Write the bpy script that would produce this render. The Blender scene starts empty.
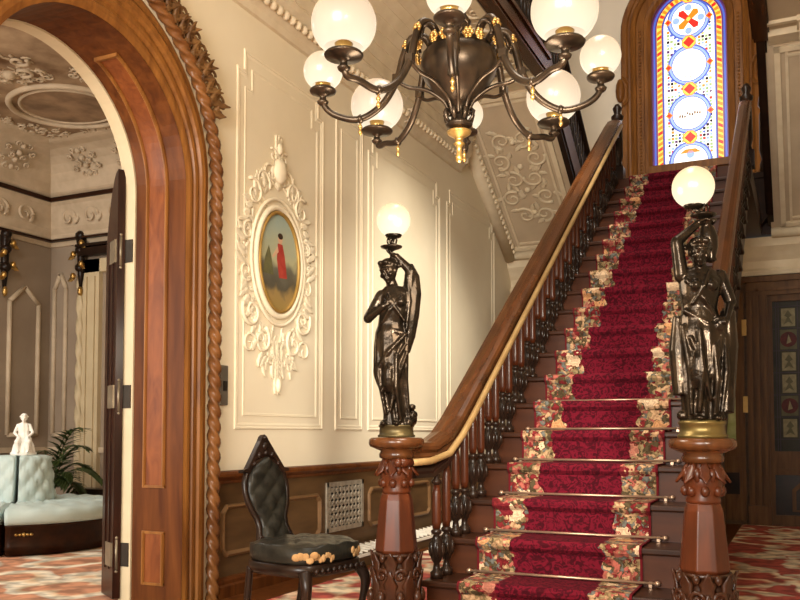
import bpy, math, random
from mathutils import Vector, Matrix
rnd = random.Random(7)
PI = math.pi
C = bpy.context.scene.collection
V = Vector

# ------------------------------------------------------------------ materials
def lin(c):
    return tuple(((x/255)/12.92 if x/255 <= .04045 else ((x/255+.055)/1.055)**2.4) for x in c)
def nt(name):
    m = bpy.data.materials.new(name); m.use_nodes = True
    n = m.node_tree; return m, n.nodes, n.links, n.nodes['Principled BSDF']
def ramp(N, stops, interp='LINEAR'):
    r = N.new('ShaderNodeValToRGB'); e = r.color_ramp.elements; r.color_ramp.interpolation = interp
    while len(e) < len(stops): e.new(.5)
    for i, (p, c) in enumerate(stops): e[i].position = p; e[i].color = (*lin(c), 1)
    return r
def M(name, c1, c2=None, scale=6, st=(1, 1, 1), rough=.5, metal=0, bump=0, bscale=None, coat=0, detail=5, dist=0, spec=None):
    m, N, L, b = nt(name)
    b.inputs['Roughness'].default_value = rough; b.inputs['Metallic'].default_value = metal
    b.inputs['Coat Weight'].default_value = coat*.15; b.inputs['Specular IOR Level'].default_value = .2; b.inputs['Coat Roughness'].default_value = .15
    if spec is not None: b.inputs['Specular IOR Level'].default_value = spec
    tc = N.new('ShaderNodeTexCoord'); mp = N.new('ShaderNodeMapping'); mp.inputs['Scale'].default_value = st
    L.new(tc.outputs['Object'], mp.inputs['Vector'])
    nz = N.new('ShaderNodeTexNoise'); nz.inputs['Scale'].default_value = scale; nz.inputs['Detail'].default_value = detail
    nz.inputs['Distortion'].default_value = dist
    L.new(mp.outputs[0], nz.inputs['Vector'])
    r = ramp(N, [(.3, c1), (.7, c2 or c1)]); L.new(nz.outputs['Fac'], r.inputs[0]); L.new(r.outputs[0], b.inputs['Base Color'])
    if bump:
        n2 = nz
        if bscale:
            n2 = N.new('ShaderNodeTexNoise'); n2.inputs['Scale'].default_value = bscale; n2.inputs['Detail'].default_value = 4
            L.new(tc.outputs['Object'], n2.inputs['Vector'])
        bp = N.new('ShaderNodeBump'); bp.inputs['Strength'].default_value = bump; bp.inputs['Distance'].default_value = .01
        L.new(n2.outputs['Fac'], bp.inputs['Height']); L.new(bp.outputs[0], b.inputs['Normal'])
    return m
def EM(name, c, s):
    m, N, L, b = nt(name)
    b.inputs['Base Color'].default_value = (*lin(c), 1); b.inputs['Emission Color'].default_value = (*lin(c), 1)
    b.inputs['Emission Strength'].default_value = s; b.inputs['Roughness'].default_value = .3
    return m

PLASTER = M('cream plaster', (222, 207, 178), (231, 218, 191), 1.3, rough=.75, bump=.05, bscale=60)
PLASTER2 = M('cream relief plaster', (224, 209, 180), (233, 220, 193), 4, rough=.6)
WHITE = M('white upper plaster', (222, 212, 196), (230, 220, 205), 2, rough=.7)
TAUPE = M('taupe plaster', (182, 162, 136), (198, 178, 150), 3, rough=.7, bump=.15, bscale=40)
TAUPE2 = M('pale taupe relief', (206, 188, 158), (218, 202, 174), 8, rough=.6)
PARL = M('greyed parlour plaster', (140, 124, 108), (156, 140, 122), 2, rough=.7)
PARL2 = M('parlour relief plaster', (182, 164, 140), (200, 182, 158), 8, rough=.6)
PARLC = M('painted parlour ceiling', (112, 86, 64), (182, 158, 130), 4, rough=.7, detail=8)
CREAM = M('cream painted trim', (190, 172, 140), (200, 184, 152), 5, rough=.45)
OAK = M('orange brown oak', (100, 60, 25), (142, 92, 42), 3, (6, 6, .6), rough=.38, coat=.15, dist=.6)
OAKD = M('brown oak', (70, 35, 14), (100, 56, 24), 3, (6, 6, .6), rough=.42, coat=.1, spec=.1, dist=.6)
MAHOG = M('red mahogany', (48, 20, 9), (78, 36, 15), 4, (5, 5, .7), rough=.34, coat=.6, dist=.5)
RAILW = M('polished rail wood', (47, 25, 11), (77, 43, 19), 4, (6, .7, 1.5), rough=.25, coat=.6, dist=.5)
STEPW = M('dark stair wood', (34, 17, 8), (54, 28, 14), 3, (.7, 5, 5), rough=.4, coat=.1, spec=.15)
WAL = M('dark walnut wainscot', (70, 50, 30), (100, 74, 46), 4, (3, .6, 3), rough=.42, coat=.1)
WALL2 = M('light walnut moulding', (98, 70, 44), (122, 90, 58), 4, (3, .6, 3), rough=.35, coat=.3)
DARKW = M('near black carved wood', (22, 14, 10), (40, 25, 17), 8, rough=.3, coat=.5)
CARVE = M('carved mahogany', (36, 19, 11), (62, 33, 18), 9, rough=.28, coat=.5)
LEAFG = M('gilded brown carving', (70, 44, 24), (124, 88, 50), 14, rough=.4)
BRONZE = M('black patinated bronze', (20, 16, 12), (50, 40, 30), 14, rough=.2, metal=.75, bump=.15, bscale=60)
GASOL = M('grey brown bronze', (50, 41, 33), (84, 70, 56), 10, rough=.33, metal=.8)
GILT = M('gilt brass', (164, 126, 66), (204, 168, 104), 12, rough=.28, metal=.85)
BRASS = M('satin brass rail', (128, 100, 62), (150, 122, 80), 6, rough=.45, metal=.3)
RODM = M('pale stair rod metal', (150, 120, 98), (176, 146, 122), 10, rough=.3, metal=.7)
OLDB = M('aged brass plinth', (72, 60, 34), (104, 88, 50), 6, rough=.35, metal=.7)
STEEL = M('dull steel hinge', (120, 108, 90), (150, 138, 118), 8, rough=.4, metal=.6)
DARKMET = M('dark metal', (40, 34, 28), (60, 52, 44), 8, rough=.5, metal=.4)
LEATHER = M('black cracked leather', (24, 22, 18), (46, 43, 36), 12, rough=.32, bump=.2, bscale=50)
STUFF = M('tan exposed stuffing', (150, 112, 70), (186, 148, 102), 18, rough=.9)
BLUE = M('pale blue silk', (182, 202, 202), (200, 216, 214), 5, rough=.45)
MARBLE = M('white marble', (245, 243, 238), (250, 248, 244), 5, rough=.4)
GREEN = M('palm green', (44, 58, 28), (76, 92, 50), 9, rough=.5)
POT = M('dark glazed pot', (50, 44, 34), (80, 70, 52), 6, rough=.3)
GREY = M('grey enamel', (88, 80, 70), (104, 96, 84), 8, rough=.5)
GRILLE = M('silvered grille metal', (150, 138, 120), (186, 174, 154), 20, rough=.45, metal=.4)
BLACK = M('dark void', (14, 11, 9), (22, 18, 14), 6, rough=.8)
STRIPE = M('white light stripe paint', (232, 222, 204), (240, 232, 216), 6, rough=.5)

def carpet_mat(name, cream, tan, red, dark, sc):
    m, N, L, b = nt(name); b.inputs['Roughness'].default_value = .95
    tc = N.new('ShaderNodeTexCoord')
    n1 = N.new('ShaderNodeTexNoise'); n1.inputs['Scale'].default_value = sc; n1.inputs['Detail'].default_value = 2; n1.inputs['Distortion'].default_value = 1.2
    v = N.new('ShaderNodeTexVoronoi'); v.inputs['Scale'].default_value = sc*1.6
    L.new(tc.outputs['Object'], n1.inputs['Vector'])
    mx = N.new('ShaderNodeMix'); mx.data_type = 'RGBA'; mx.blend_type = 'LINEAR_LIGHT'; mx.inputs[0].default_value = .25
    L.new(tc.outputs['Object'], mx.inputs[6]); L.new(n1.outputs['Color'], mx.inputs[7]); L.new(mx.outputs[2], v.inputs['Vector'])
    r1 = ramp(N, [(0, red), (.34, red), (.40, tan), (.52, cream), (.62, cream), (.70, red)])
    L.new(v.outputs['Distance'], r1.inputs[0])
    n2 = N.new('ShaderNodeTexNoise'); n2.inputs['Scale'].default_value = sc*5; L.new(tc.outputs['Object'], n2.inputs['Vector'])
    r2 = ramp(N, [(.40, (150, 150, 150)), (.6, (255, 255, 255))]); L.new(n2.outputs['Fac'], r2.inputs[0])
    ml = N.new('ShaderNodeMix'); ml.data_type = 'RGBA'; ml.blend_type = 'MULTIPLY'; ml.inputs[0].default_value = .7
    L.new(r1.outputs[0], ml.inputs[6]); L.new(r2.outputs[0], ml.inputs[7]); L.new(ml.outputs[2], b.inputs['Base Color'])
    return m
CARPET = carpet_mat('red floral carpet', (240, 220, 188), (212, 152, 116), (182, 78, 66), (90, 30, 20), 1.7)
PCARPET = carpet_mat('cream and rust carpet', (250, 240, 220), (238, 210, 174), (218, 156, 122), (140, 70, 50), 1.3)

def runner_mat():
    m, N, L, b = nt('crimson runner with floral border'); b.inputs['Roughness'].default_value = .95
    b.inputs['Specular IOR Level'].default_value = .1
    uv = N.new('ShaderNodeUVMap'); sp = N.new('ShaderNodeSeparateXYZ'); L.new(uv.outputs[0], sp.inputs[0])
    def math_(op, a, bb=None):
        n = N.new('ShaderNodeMath'); n.operation = op
        for i, x in enumerate((a, bb)):
            if x is None: continue
            if isinstance(x, (int, float)): n.inputs[i].default_value = x
            else: L.new(x, n.inputs[i])
        return n.outputs[0]
    nb = N.new('ShaderNodeTexNoise'); nb.inputs['Scale'].default_value = 14; L.new(uv.outputs[0], nb.inputs['Vector'])
    edge = math_('ABSOLUTE', math_('SUBTRACT', sp.outputs[0], .385))
    edge2 = math_('ADD', edge, math_('MULTIPLY', math_('SUBTRACT', nb.outputs['Fac'], .5), .09))
    border = math_('GREATER_THAN', edge2, .212)
    # field: two-tone damask
    n1 = N.new('ShaderNodeTexNoise'); n1.inputs['Scale'].default_value = 26; n1.inputs['Detail'].default_value = 2; n1.inputs['Distortion'].default_value = 2.5
    L.new(uv.outputs[0], n1.inputs['Vector'])
    f = ramp(N, [(.44, (52, 6, 15)), (.54, (88, 13, 27))]); L.new(n1.outputs['Fac'], f.inputs[0])
    # small blossoms
    def blossoms(sc, cols, off):
        mp = N.new('ShaderNodeMapping'); mp.inputs['Location'].default_value = (off, off*2, 0)
        wn = N.new('ShaderNodeTexNoise'); wn.inputs['Scale'].default_value = 28; wn.inputs['Detail'].default_value = 3; L.new(uv.outputs[0], wn.inputs['Vector'])
        wm = N.new('ShaderNodeMix'); wm.data_type = 'RGBA'; wm.blend_type = 'LINEAR_LIGHT'; wm.inputs[0].default_value = .045; L.new(uv.outputs[0], wm.inputs[6]); L.new(wn.outputs['Color'], wm.inputs[7]); L.new(wm.outputs[2], mp.inputs['Vector'])
        v = N.new('ShaderNodeTexVoronoi'); v.inputs['Scale'].default_value = sc; L.new(mp.outputs[0], v.inputs['Vector'])
        s = N.new('ShaderNodeSeparateColor'); L.new(v.outputs['Color'], s.inputs[0])
        c = ramp(N, cols, 'CONSTANT'); L.new(s.outputs[0], c.inputs[0])
        return v, s, c
    v1, s1, c1 = blossoms(38, [(0, (74, 62, 42)), (.2, (106, 32, 34)), (.36, (172, 138, 104)), (.56, (150, 82, 70)), (.7, (132, 112, 80)), (.86, (92, 92, 86))], 0)
    d1 = ramp(N, [(.3, (255, 255, 255)), (.7, (120, 104, 86))]); L.new(v1.outputs['Distance'], d1.inputs[0])
    m1 = N.new('ShaderNodeMix'); m1.data_type = 'RGBA'; m1.blend_type = 'MULTIPLY'; m1.inputs[0].default_value = .6
    L.new(c1.outputs[0], m1.inputs[6]); L.new(d1.outputs[0], m1.inputs[7])
    # large roses
    v2, s2, c2 = blossoms(7.4, [(0, (206, 176, 142)), (.35, (190, 138, 94)), (.6, (166, 106, 88)), (.8, (112, 32, 38))], 3.3)
    nd = N.new('ShaderNodeTexNoise'); nd.inputs['Scale'].default_value = 30; L.new(uv.outputs[0], nd.inputs['Vector'])
    dd = math_('ADD', v2.outputs['Distance'], math_('MULTIPLY', math_('SUBTRACT', nd.outputs['Fac'], .5), .22))
    big = math_('LESS_THAN', dd, .36)
    pick = math_('LESS_THAN', s2.outputs[1], .7)
    big = math_('MULTIPLY', big, pick)
    petal = math_('ADD', .72, math_('MULTIPLY', math_('SINE', math_('MULTIPLY', dd, 40)), .18))
    pc = N.new('ShaderNodeCombineColor')
    for i in range(3): L.new(petal, pc.inputs[i])
    m2 = N.new('ShaderNodeMix'); m2.data_type = 'RGBA'; m2.blend_type = 'MULTIPLY'; m2.inputs[0].default_value = 1
    L.new(c2.outputs[0], m2.inputs[6]); L.new(pc.outputs[0], m2.inputs[7])
    m3 = N.new('ShaderNodeMix'); m3.data_type = 'RGBA'; L.new(big, m3.inputs[0]); L.new(m1.outputs[2], m3.inputs[6]); L.new(m2.outputs[2], m3.inputs[7])
    m4 = N.new('ShaderNodeMix'); m4.data_type = 'RGBA'; L.new(border, m4.inputs[0]); L.new(f.outputs[0], m4.inputs[6]); L.new(m3.outputs[2], m4.inputs[7])
    sel = math_('GREATER_THAN', edge, .374)
    m5 = N.new('ShaderNodeMix'); m5.data_type = 'RGBA'; L.new(sel, m5.inputs[0]); L.new(m4.outputs[2], m5.inputs[6]); m5.inputs[7].default_value = (*lin((80, 16, 22)), 1)
    L.new(m5.outputs[2], b.inputs['Base Color'])
    return m
RUNNER = runner_mat()

def globe_mat(name, c, hot, s, zc, r):
    # opal globe: glow of an unmodelled low bulb painted into emission, fading with distance
    m, N, L, b = nt(name)
    tc = N.new('ShaderNodeTexCoord')
    vm = N.new('ShaderNodeVectorMath'); vm.operation = 'DISTANCE'; vm.inputs[1].default_value = (0, 0, zc)
    L.new(tc.outputs['Object'], vm.inputs[0])
    mr = N.new('ShaderNodeMapRange'); mr.inputs[1].default_value = r*.75; mr.inputs[2].default_value = r*1.5
    L.new(vm.outputs['Value'], mr.inputs[0])
    rr = ramp(N, [(0, hot), (1, c)]); L.new(mr.outputs[0], rr.inputs[0])
    L.new(rr.outputs[0], b.inputs['Emission Color']); b.inputs['Emission Strength'].default_value = s
    b.inputs['Base Color'].default_value = (*lin((80, 68, 56)), 1); b.inputs['Roughness'].default_value = .25
    return m

# ------------------------------------------------------------------ mesh builder
class B:
    def __init__(s): s.v = []; s.f = []; s.m = []; s.sm = []; s.T = Matrix.Identity(4); s.uv = {}
    def add(s, vs, fs, mat=0, smooth=True):
        o = len(s.v)
        s.v += [s.T @ V(p) for p in vs]
        for f in fs: s.f.append([o+i for i in f]); s.m.append(mat); s.sm.append(smooth)
    def box(s, c, d, mat=0, rz=0, R=None):
        R = R or Matrix.Rotation(rz, 3, 'Z'); c = V(c)
        vs = [c + R @ V((x*d[0]/2, y*d[1]/2, z*d[2]/2)) for x in (-1, 1) for y in (-1, 1) for z in (-1, 1)]
        s.add(vs, [(0, 1, 3, 2), (4, 6, 7, 5), (0, 4, 5, 1), (2, 3, 7, 6), (0, 2, 6, 4), (1, 5, 7, 3)], mat, False)
    def bx(s, x0, x1, y0, y1, z0, z1, mat=0): s.box(((x0+x1)/2, (y0+y1)/2, (z0+z1)/2), (abs(x1-x0), abs(y1-y0), abs(z1-z0)), mat)
    def rings(s, rs, mat=0, closed=False, cap=True, smooth=True):
        n = len(rs[0]); vs = [p for r in rs for p in r]; fs = []
        k = len(rs)
        for i in range(k if closed else k-1):
            a = i*n; b = ((i+1) % k)*n
            for j in range(n): fs.append((a+j, a+(j+1) % n, b+(j+1) % n, b+j))
        if cap and not closed: fs += [tuple(range(n-1, -1, -1)), tuple(range((k-1)*n, k*n))]
        s.add(vs, fs, mat, smooth)
    def tube(s, pts, r, n=8, mat=0, closed=False, flat=1.0, lobes=0, twist=0, up=None, smooth=True):
        pts = [V(p) for p in pts]; k = len(pts)
        if not isinstance(r, (list, tuple)): r = [r]*k
        rs = []; prev = None
        for i, p in enumerate(pts):
            a = pts[(i-1) % k] if (closed or i > 0) else p; b = pts[(i+1) % k] if (closed or i < k-1) else p
            t = (b-a).normalized()
            if up is not None: u = (V(up) - t*V(up).dot(t)).normalized()
            else:
                if prev is None: prev = V((0, 0, 1)) if abs(t.z) < .9 else V((1, 0, 0))
                u = (prev - t*prev.dot(t)).normalized(); prev = u
            w = t.cross(u)
            ring = []
            for j in range(n):
                th = 2*PI*j/n; rr = r[i]*(1+.28*math.cos(lobes*th+twist*i) if lobes else 1)
                ring.append(p + u*math.cos(th)*rr*flat + w*math.sin(th)*rr)
            rs.append(ring)
        s.rings(rs, mat, closed, smooth=smooth)
    def cyl(s, p0, p1, r0, r1=None, n=12, mat=0): s.tube([p0, p1], [r0, r0 if r1 is None else r1], n, mat)
    def lathe(s, prof, c=(0, 0, 0), n=24, mat=0, axis=None, lobes=0, amp=0, smooth=True, a0=0, cap=True):
        c = V(c); rs = []
        R = Matrix.Identity(3)
        if axis is not None: R = V((0, 0, 1)).rotation_difference(V(axis)).to_matrix()
        for r, z in prof:
            rs.append([c + R @ V((math.cos(a0+2*PI*j/n)*r*(1+amp*math.cos(lobes*2*PI*j/n)), math.sin(a0+2*PI*j/n)*r*(1+amp*math.cos(lobes*2*PI*j/n)), z)) for j in range(n)])
        s.rings(rs, mat, smooth=smooth, cap=cap)
    def ell(s, c, r, mat=0, R=None, n=10, k=6):
        c = V(c); R = R or Matrix.Identity(3)
        rs = []
        for i in range(1, k):
            ph = PI*i/k
            rs.append([c + R @ V((r[0]*math.sin(ph)*math.cos(2*PI*j/n), r[1]*math.sin(ph)*math.sin(2*PI*j/n), -r[2]*math.cos(ph))) for j in range(n)])
        vs = [p for q in rs for p in q]; a = len(vs); vs += [c + R @ V((0, 0, -r[2])), c + R @ V((0, 0, r[2]))]
        fs = []
        for i in range(k-2):
            for j in range(n): fs.append((i*n+j, i*n+(j+1) % n, (i+1)*n+(j+1) % n, (i+1)*n+j))
        for j in range(n):
            fs.append((a, (j+1) % n, j)); fs.append((a+1, (k-2)*n+j, (k-2)*n+(j+1) % n))
        s.add(vs, fs, mat)
    def prism(s, poly, O, U, W, Nn, d, mat=0):
        O, U, W, Nn = V(O), V(U), V(W), V(Nn)
        a = [O+U*x+W*y for x, y in poly]; b = [p+Nn*d for p in a]; n = len(poly)
        s.add(a+b, [tuple(range(n-1, -1, -1)), tuple(range(n, 2*n))]+[(i, (i+1) % n, n+(i+1) % n, n+i) for i in range(n)], mat, False)
    def sweep(s, path, prof, mat=0, closed=False, smooth=False):
        # path: list of (point, A, B); prof: closed list of (a, b)
        s.rings([[V(p)+V(A)*a+V(Bv)*b for a, b in prof] for p, A, Bv in path], mat, closed, smooth=smooth)
    def leaf(s, p, d, nrm, L, w, curl=.3, mat=0, th=.012):
        # a fleshy carved leaf: base p, direction d, outward normal nrm
        d = V(d).normalized(); nrm = V(nrm); nrm = (nrm-d*nrm.dot(d)).normalized(); q = d.cross(nrm)
        rs = []
        for i in range(7):
            t = i/6; ww = w*(math.sin(PI*(.12+.86*t))**.8)*(1+.18*math.cos(i*PI)); c = V(p)+d*L*t*(1-.12*curl*t)+nrm*(curl*L*t*t*.6)
            tt = th*(1-.6*t)
            rs.append([c-q*ww, c+nrm*tt*.5-q*ww*.5, c+nrm*tt*.25, c+nrm*tt*.5+q*ww*.5, c+q*ww, c-nrm*tt*.6])
        s.rings(rs, mat)
    def build(s, name, mats, parent=None, loc=None, bev=0, sub=0, remesh=None, smooth_it=0):
        if not isinstance(mats, (list, tuple)): mats = [mats]
        me = bpy.data.meshes.new(name)
        off = V(loc) if loc is not None else (parent_world(parent) if parent else V((0, 0, 0)))
        me.from_pydata([p-off for p in s.v], [], s.f)
        for m in mats: me.materials.append(m)
        me.polygons.foreach_set('material_index', s.m); me.polygons.foreach_set('use_smooth', s.sm)
        me.update()
        o = bpy.data.objects.new(name, me); C.objects.link(o)
        if parent: o.parent = parent
        if loc is not None: o.location = loc
        if remesh:
            md = o.modifiers.new('r', 'REMESH'); md.mode = 'VOXEL'; md.voxel_size = remesh; md.use_smooth_shade = True
            if smooth_it:
                ms = o.modifiers.new('s', 'SMOOTH'); ms.iterations = smooth_it; ms.factor = .5
            bpy.context.view_layer.update()
            ev = o.evaluated_get(bpy.context.evaluated_depsgraph_get())
            nm = bpy.data.meshes.new_from_object(ev); o.modifiers.clear(); o.data = nm; nm.name = name
            nm.materials.clear()
            for m in mats: nm.materials.append(m)
        if bev:
            md = o.modifiers.new('b', 'BEVEL'); md.width = bev; md.segments = 2; md.limit_method = 'ANGLE'
        return o
_loc = {}
def parent_world(p):
    return _loc.get(p.name, V((0, 0, 0)))
def tag(o, label, cat, group=None):
    o['label'] = label; o['category'] = cat
    if group: o['group'] = group
    return o
def thing(name, label, cat, loc=(0, 0, 0), rz=0, group=None):
    o = bpy.data.objects.new(name, None); C.objects.link(o); o.location = loc; o.rotation_euler = (0, 0, rz)
    o.empty_display_size = .1
    _loc[o.name] = V(loc) if rz == 0 else V((0, 0, 0))     # rotated things are modelled in local coordinates
    return tag(o, label, cat, group)
def struct(o): o['kind'] = 'structure'; return o
def dup(o, parent=None):
    c = o.copy(); C.objects.link(c)
    if parent: c.parent = parent
    for ch in list(o.children): dup(ch, c)
    return c

def spiral(cx, cy, r0, a0, turns, dr=1, r1=.12, n=26):
    return [(cx+math.cos(a0+dr*2*PI*turns*i/n)*r0*(1-(1-r1)*i/n), cy+math.sin(a0+dr*2*PI*turns*i/n)*r0*(1-(1-r1)*i/n)) for i in range(n+1)]
def relief_tube(b, pts, O, U, W, Nn, r, mat=0, taper=True):
    O, U, W, Nn = V(O), V(U), V(W), V(Nn); k = len(pts)
    b.tube([O+U*x+W*y+Nn*r*.7 for x, y in pts], [r*((1-.6*i/k) if taper else 1) for i in range(k)], 6, mat)
def relief_leaf(b, x, y, ang, L, w, O, U, W, Nn, mat=0, curl=.15, th=.02):
    O, U, W, Nn = V(O), V(U), V(W), V(Nn)
    b.leaf(O+U*x+W*y, U*math.cos(ang)+W*math.sin(ang), Nn, L, w, curl, mat, th)
def scrollwork(b, O, U, W, Nn, sx, sy, seed=1, r=.014, mat=0):
    # symmetric acanthus scrolls filling a sx by sy field
    rg = random.Random(seed)
    for sgn in (-1, 1):
        Us = V(U)*sgn
        for i in range(5):
            cy = -sy/2+sy*(i+.5)/5; rr = sy/10*.95
            cx = sx*(.12+.16*(i % 2)) + rr*.4
            relief_tube(b, spiral(cx, cy, min(rr, sx*.22), rg.uniform(0, 6), 1.4, 1 if i % 2 else -1), O, Us, W, Nn, r, mat)
            for k in range(4):
                a = rg.uniform(0, 2*PI)
                relief_leaf(b, cx+math.cos(a)*rr*.7, cy+math.sin(a)*rr*.7, a+.8, rr*rg.uniform(.7, 1.1), rr*.24, O, Us, W, Nn, mat)
    for i in range(4):
        y = -sy/2+sy*(i+.5)/4
        b.ell(V(O)+V(W)*y, (sx*.07,)*3, mat, n=8, k=5)

FL = 0.0
XL = -3.3           # left wall plane
XR = 1.0
# ================================================================== CAMERA
cam = bpy.data.cameras.new('camera'); co = bpy.data.objects.new('camera', cam); C.objects.link(co)
cam.sensor_width = 36; cam.lens = 36*862/800; cam.shift_y = 94/800
Yc = V((403, -40, -862)).normalized(); hx = V((1, 0, 0)); Zc = hx.cross(Yc).normalized()
if Zc.y < 0: Zc = -Zc
Xc = Yc.cross(Zc)
Mw = Matrix((Xc, Yc, Zc))        # rows: world axes in camera coordinates -> camera to world
co.matrix_world = Matrix.Translation((0, 0, 1.01)) @ Mw.to_4x4()
cam.clip_start = .05
bpy.context.scene.camera = co

# ================================================================== ROOM SHELL
AY, AZ, AR = 3.30, 2.455, .72        # arch centre and inner radius
def arch_pts(R, n=28, y0=AY, z0=AZ, zb=0.0):
    p = [(y0+R, zb)]
    for i in range(n+1):
        a = PI*i/n; p.append((y0+R*math.cos(a), z0+R*math.sin(a)))
    p.append((y0-R, zb)); return p
TOP = 7.6
b = B(); b.bx(XL-.44, XR+.1, -3, 11.3, -.12, 0); struct(b.build('floor', OAKD))
b = B(); b.bx(-8.4, XL-.44, -1, 7.6, -.12, 0); struct(b.build('floor_parlour', OAKD))
# left wall with arched opening
b = B()
HR = AR+.035
b.bx(XL-.44, XL, -3, AY-HR, 0, TOP); b.bx(XL-.44, XL, AY+HR, 11.3, 0, TOP)
ap = arch_pts(HR)[1:-1]
for (y0, z0), (y1, z1) in zip(ap, ap[1:]):
    vs = []
    for x in (XL-.44, XL): vs += [(x, y0, z0), (x, y1, z1), (x, y1, TOP), (x, y0, TOP)]
    b.add(vs, [(0, 1, 2, 3), (4, 7, 6, 5), (0, 4, 5, 1), (3, 2, 6, 7)], 0, False)
struct(b.build('wall_left', PLASTER))
b = B(); b.bx(XR, XR+.15, -3, 11.3, 0, TOP); struct(b.build('wall_right', PLASTER))
# back wall above the landing with the arched window hole
WX, WR, WS, WZ = -1.215, .485, 4.40, 6.20
BY = 11.2
b = B()
b.bx(XL, WX-WR, BY, BY+.25, 3.2, TOP); b.bx(WX+WR, XR, BY, BY+.25, 3.2, TOP); b.bx(WX-WR, WX+WR, BY, BY+.25, 3.2, WS)
wp = [(WX+WR*math.cos(PI*i/20), WZ+WR*math.sin(PI*i/20)) for i in range(21)]
for (x0, z0), (x1, z1) in zip(wp, wp[1:]):
    vs = []
    for y in (BY, BY+.25): vs += [(x0, y, z0), (x1, y, z1), (x1, y, TOP), (x0, y, TOP)]
    b.add(vs, [(0, 3, 2, 1), (4, 5, 6, 7), (0, 1, 5, 4), (3, 7, 6, 2)], 0, False)
struct(b.build('wall_back', WHITE))
# panelled wall below the landing
PY = 10.4
b = B(); b.bx(XL, -.34, PY, PY+.12, 0, 2.78)
b.bx(-.34, .42, PY, PY+.12, 2.62, 2.78); b.bx(.42, XR, PY, PY+.12, 0, 2.78)
b.bx(XL, -.90, PY-.03, PY, 0, .14); b.bx(XL, -.56, PY-.02, PY, 2.68, 2.78)
for x0, x1 in ((-3.25, -2.6), (-2.5, -1.7)):
    for z0, z1 in ((.25, 1.0), (1.12, 2.6)):
        b.bx(x0, x1, PY-.02, PY, z0, z0+.03); b.bx(x0, x1, PY-.02, PY, z1-.03, z1); b.bx(x0, x0+.03, PY-.02, PY, z0, z1); b.bx(x1-.03, x1, PY-.02, PY, z0, z1)
struct(b.build('wall_under_landing', WAL))
# plaster beam (entablature) over it
prof = [(0, 0), (.04, 0), (.05, .05), (.03, .08), (.03, .16), (.07, .2), (.1, .24), (.16, .30), (.17, .40), (0, .40)]
b = B(); b.sweep([((x, PY, 2.78), (0, -1, 0), (0, 0, 1)) for x in (XL, XR)], prof); struct(b.build('trim_1', TAUPE2))
# landing
b = B(); b.bx(-1.60, -.37, 8.105, BY, 3.2, 3.4); b.bx(XL, -1.60, 10.2, BY, 3.2, 3.4); b.bx(-.37, XR, 10.2, BY, 3.2, 3.4)
struct(b.build('floor_landing', STEPW))
# ceilings: the two side galleries are ceiled at 4.71, the stair hall is open to the upper storey
CZ = 4.55; BEND = 8.2
XS = -2.25; XS2 = -.27
b = B()
b.bx(XL, XS, -3, BEND, CZ, CZ+.12, 0); b.bx(XS2, XR, -3, BEND, CZ, CZ+.12, 0)
struct(b.build('ceiling', TAUPE))
b = B(); b.bx(XL-.4, XR+.2, -3, 11.5, TOP, TOP+.1); struct(b.build('ceiling_upper', WHITE))
b = B()                            # coved cornice along the left wall
cp = [(0, 3.82), (.03, 3.82), (.05, 3.86), (.09, 3.89), (.11, 3.94), (.14, 3.97), (.15, 4.00)]
for i in range(9):
    a = PI/2*i/8; cp.append((.15+.42*(1-math.cos(a)), 4.02+.51*math.sin(a)))
    cp.append((.15+.42*(1-math.cos(a))+.008, 4.02+.51*math.sin(a)))
cp += [(.60, 4.55), (0, 4.55)]
b.sweep([((XL, y, 0), (1, 0, 0), (0, 0, 1)) for y in (-3, BEND+.35)], cp)
y = 4.0
while y < BEND+.3:
    b.ell((XL+.115, y, 3.905), (.03, .034, .035), 0, n=6, k=4); y += .08
struct(b.build('trim_2', TAUPE2))

# ------------------------------------------------------------------ arched doorway casing
def arch_path(R=0, n=36, zb=0.0):
    out = []
    out.append(((XL, AY, zb), (0, 1, 0), (1, 0, 0), 0))
    pts = []
    for z in (zb, AZ*.33, AZ*.66): pts.append(((XL, AY, z), (0, 1, 0), (1, 0, 0)))
    for i in range(n+1):
        a = PI*i/n; kk = 1+R*math.sin(a); e = V((0, math.cos(a), math.sin(a)))
        pts.append((V((XL, AY, AZ))-e*AR*(kk-1), e*kk, (1, 0, 0)))
    for z in (AZ*.66, AZ*.33, zb): pts.append(((XL, AY, z), (0, -1, 0), (1, 0, 0)))
    return pts
door = struct(bpy.data.objects.new('door_1', None)); C.objects.link(door)
prof = [(AR+.92*(q-.80), d) for q, d in [(.80, .03), (.825, .04), (.845, .04), (.855, .025), (.87, .022), (.88, .04), (.90, .042), (.91, .028), (.925, .028), (.935, .05), (.96, .055), (.975, .045), (.985, .028), (1.02, .03), (1.035, .02), (1.04, .0), (.835, 0.0)]]
b = B(); b.sweep(arch_path(.42, 48), prof); b.build('casing', OAK, door)
b = B(); b.sweep(arch_path(), [(AR, -.345), (AR, .028), (AR+.02, .02), (AR+.03, -.001), (AR+.03, -.345)]); b.build('lining', OAKD, door)
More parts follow.
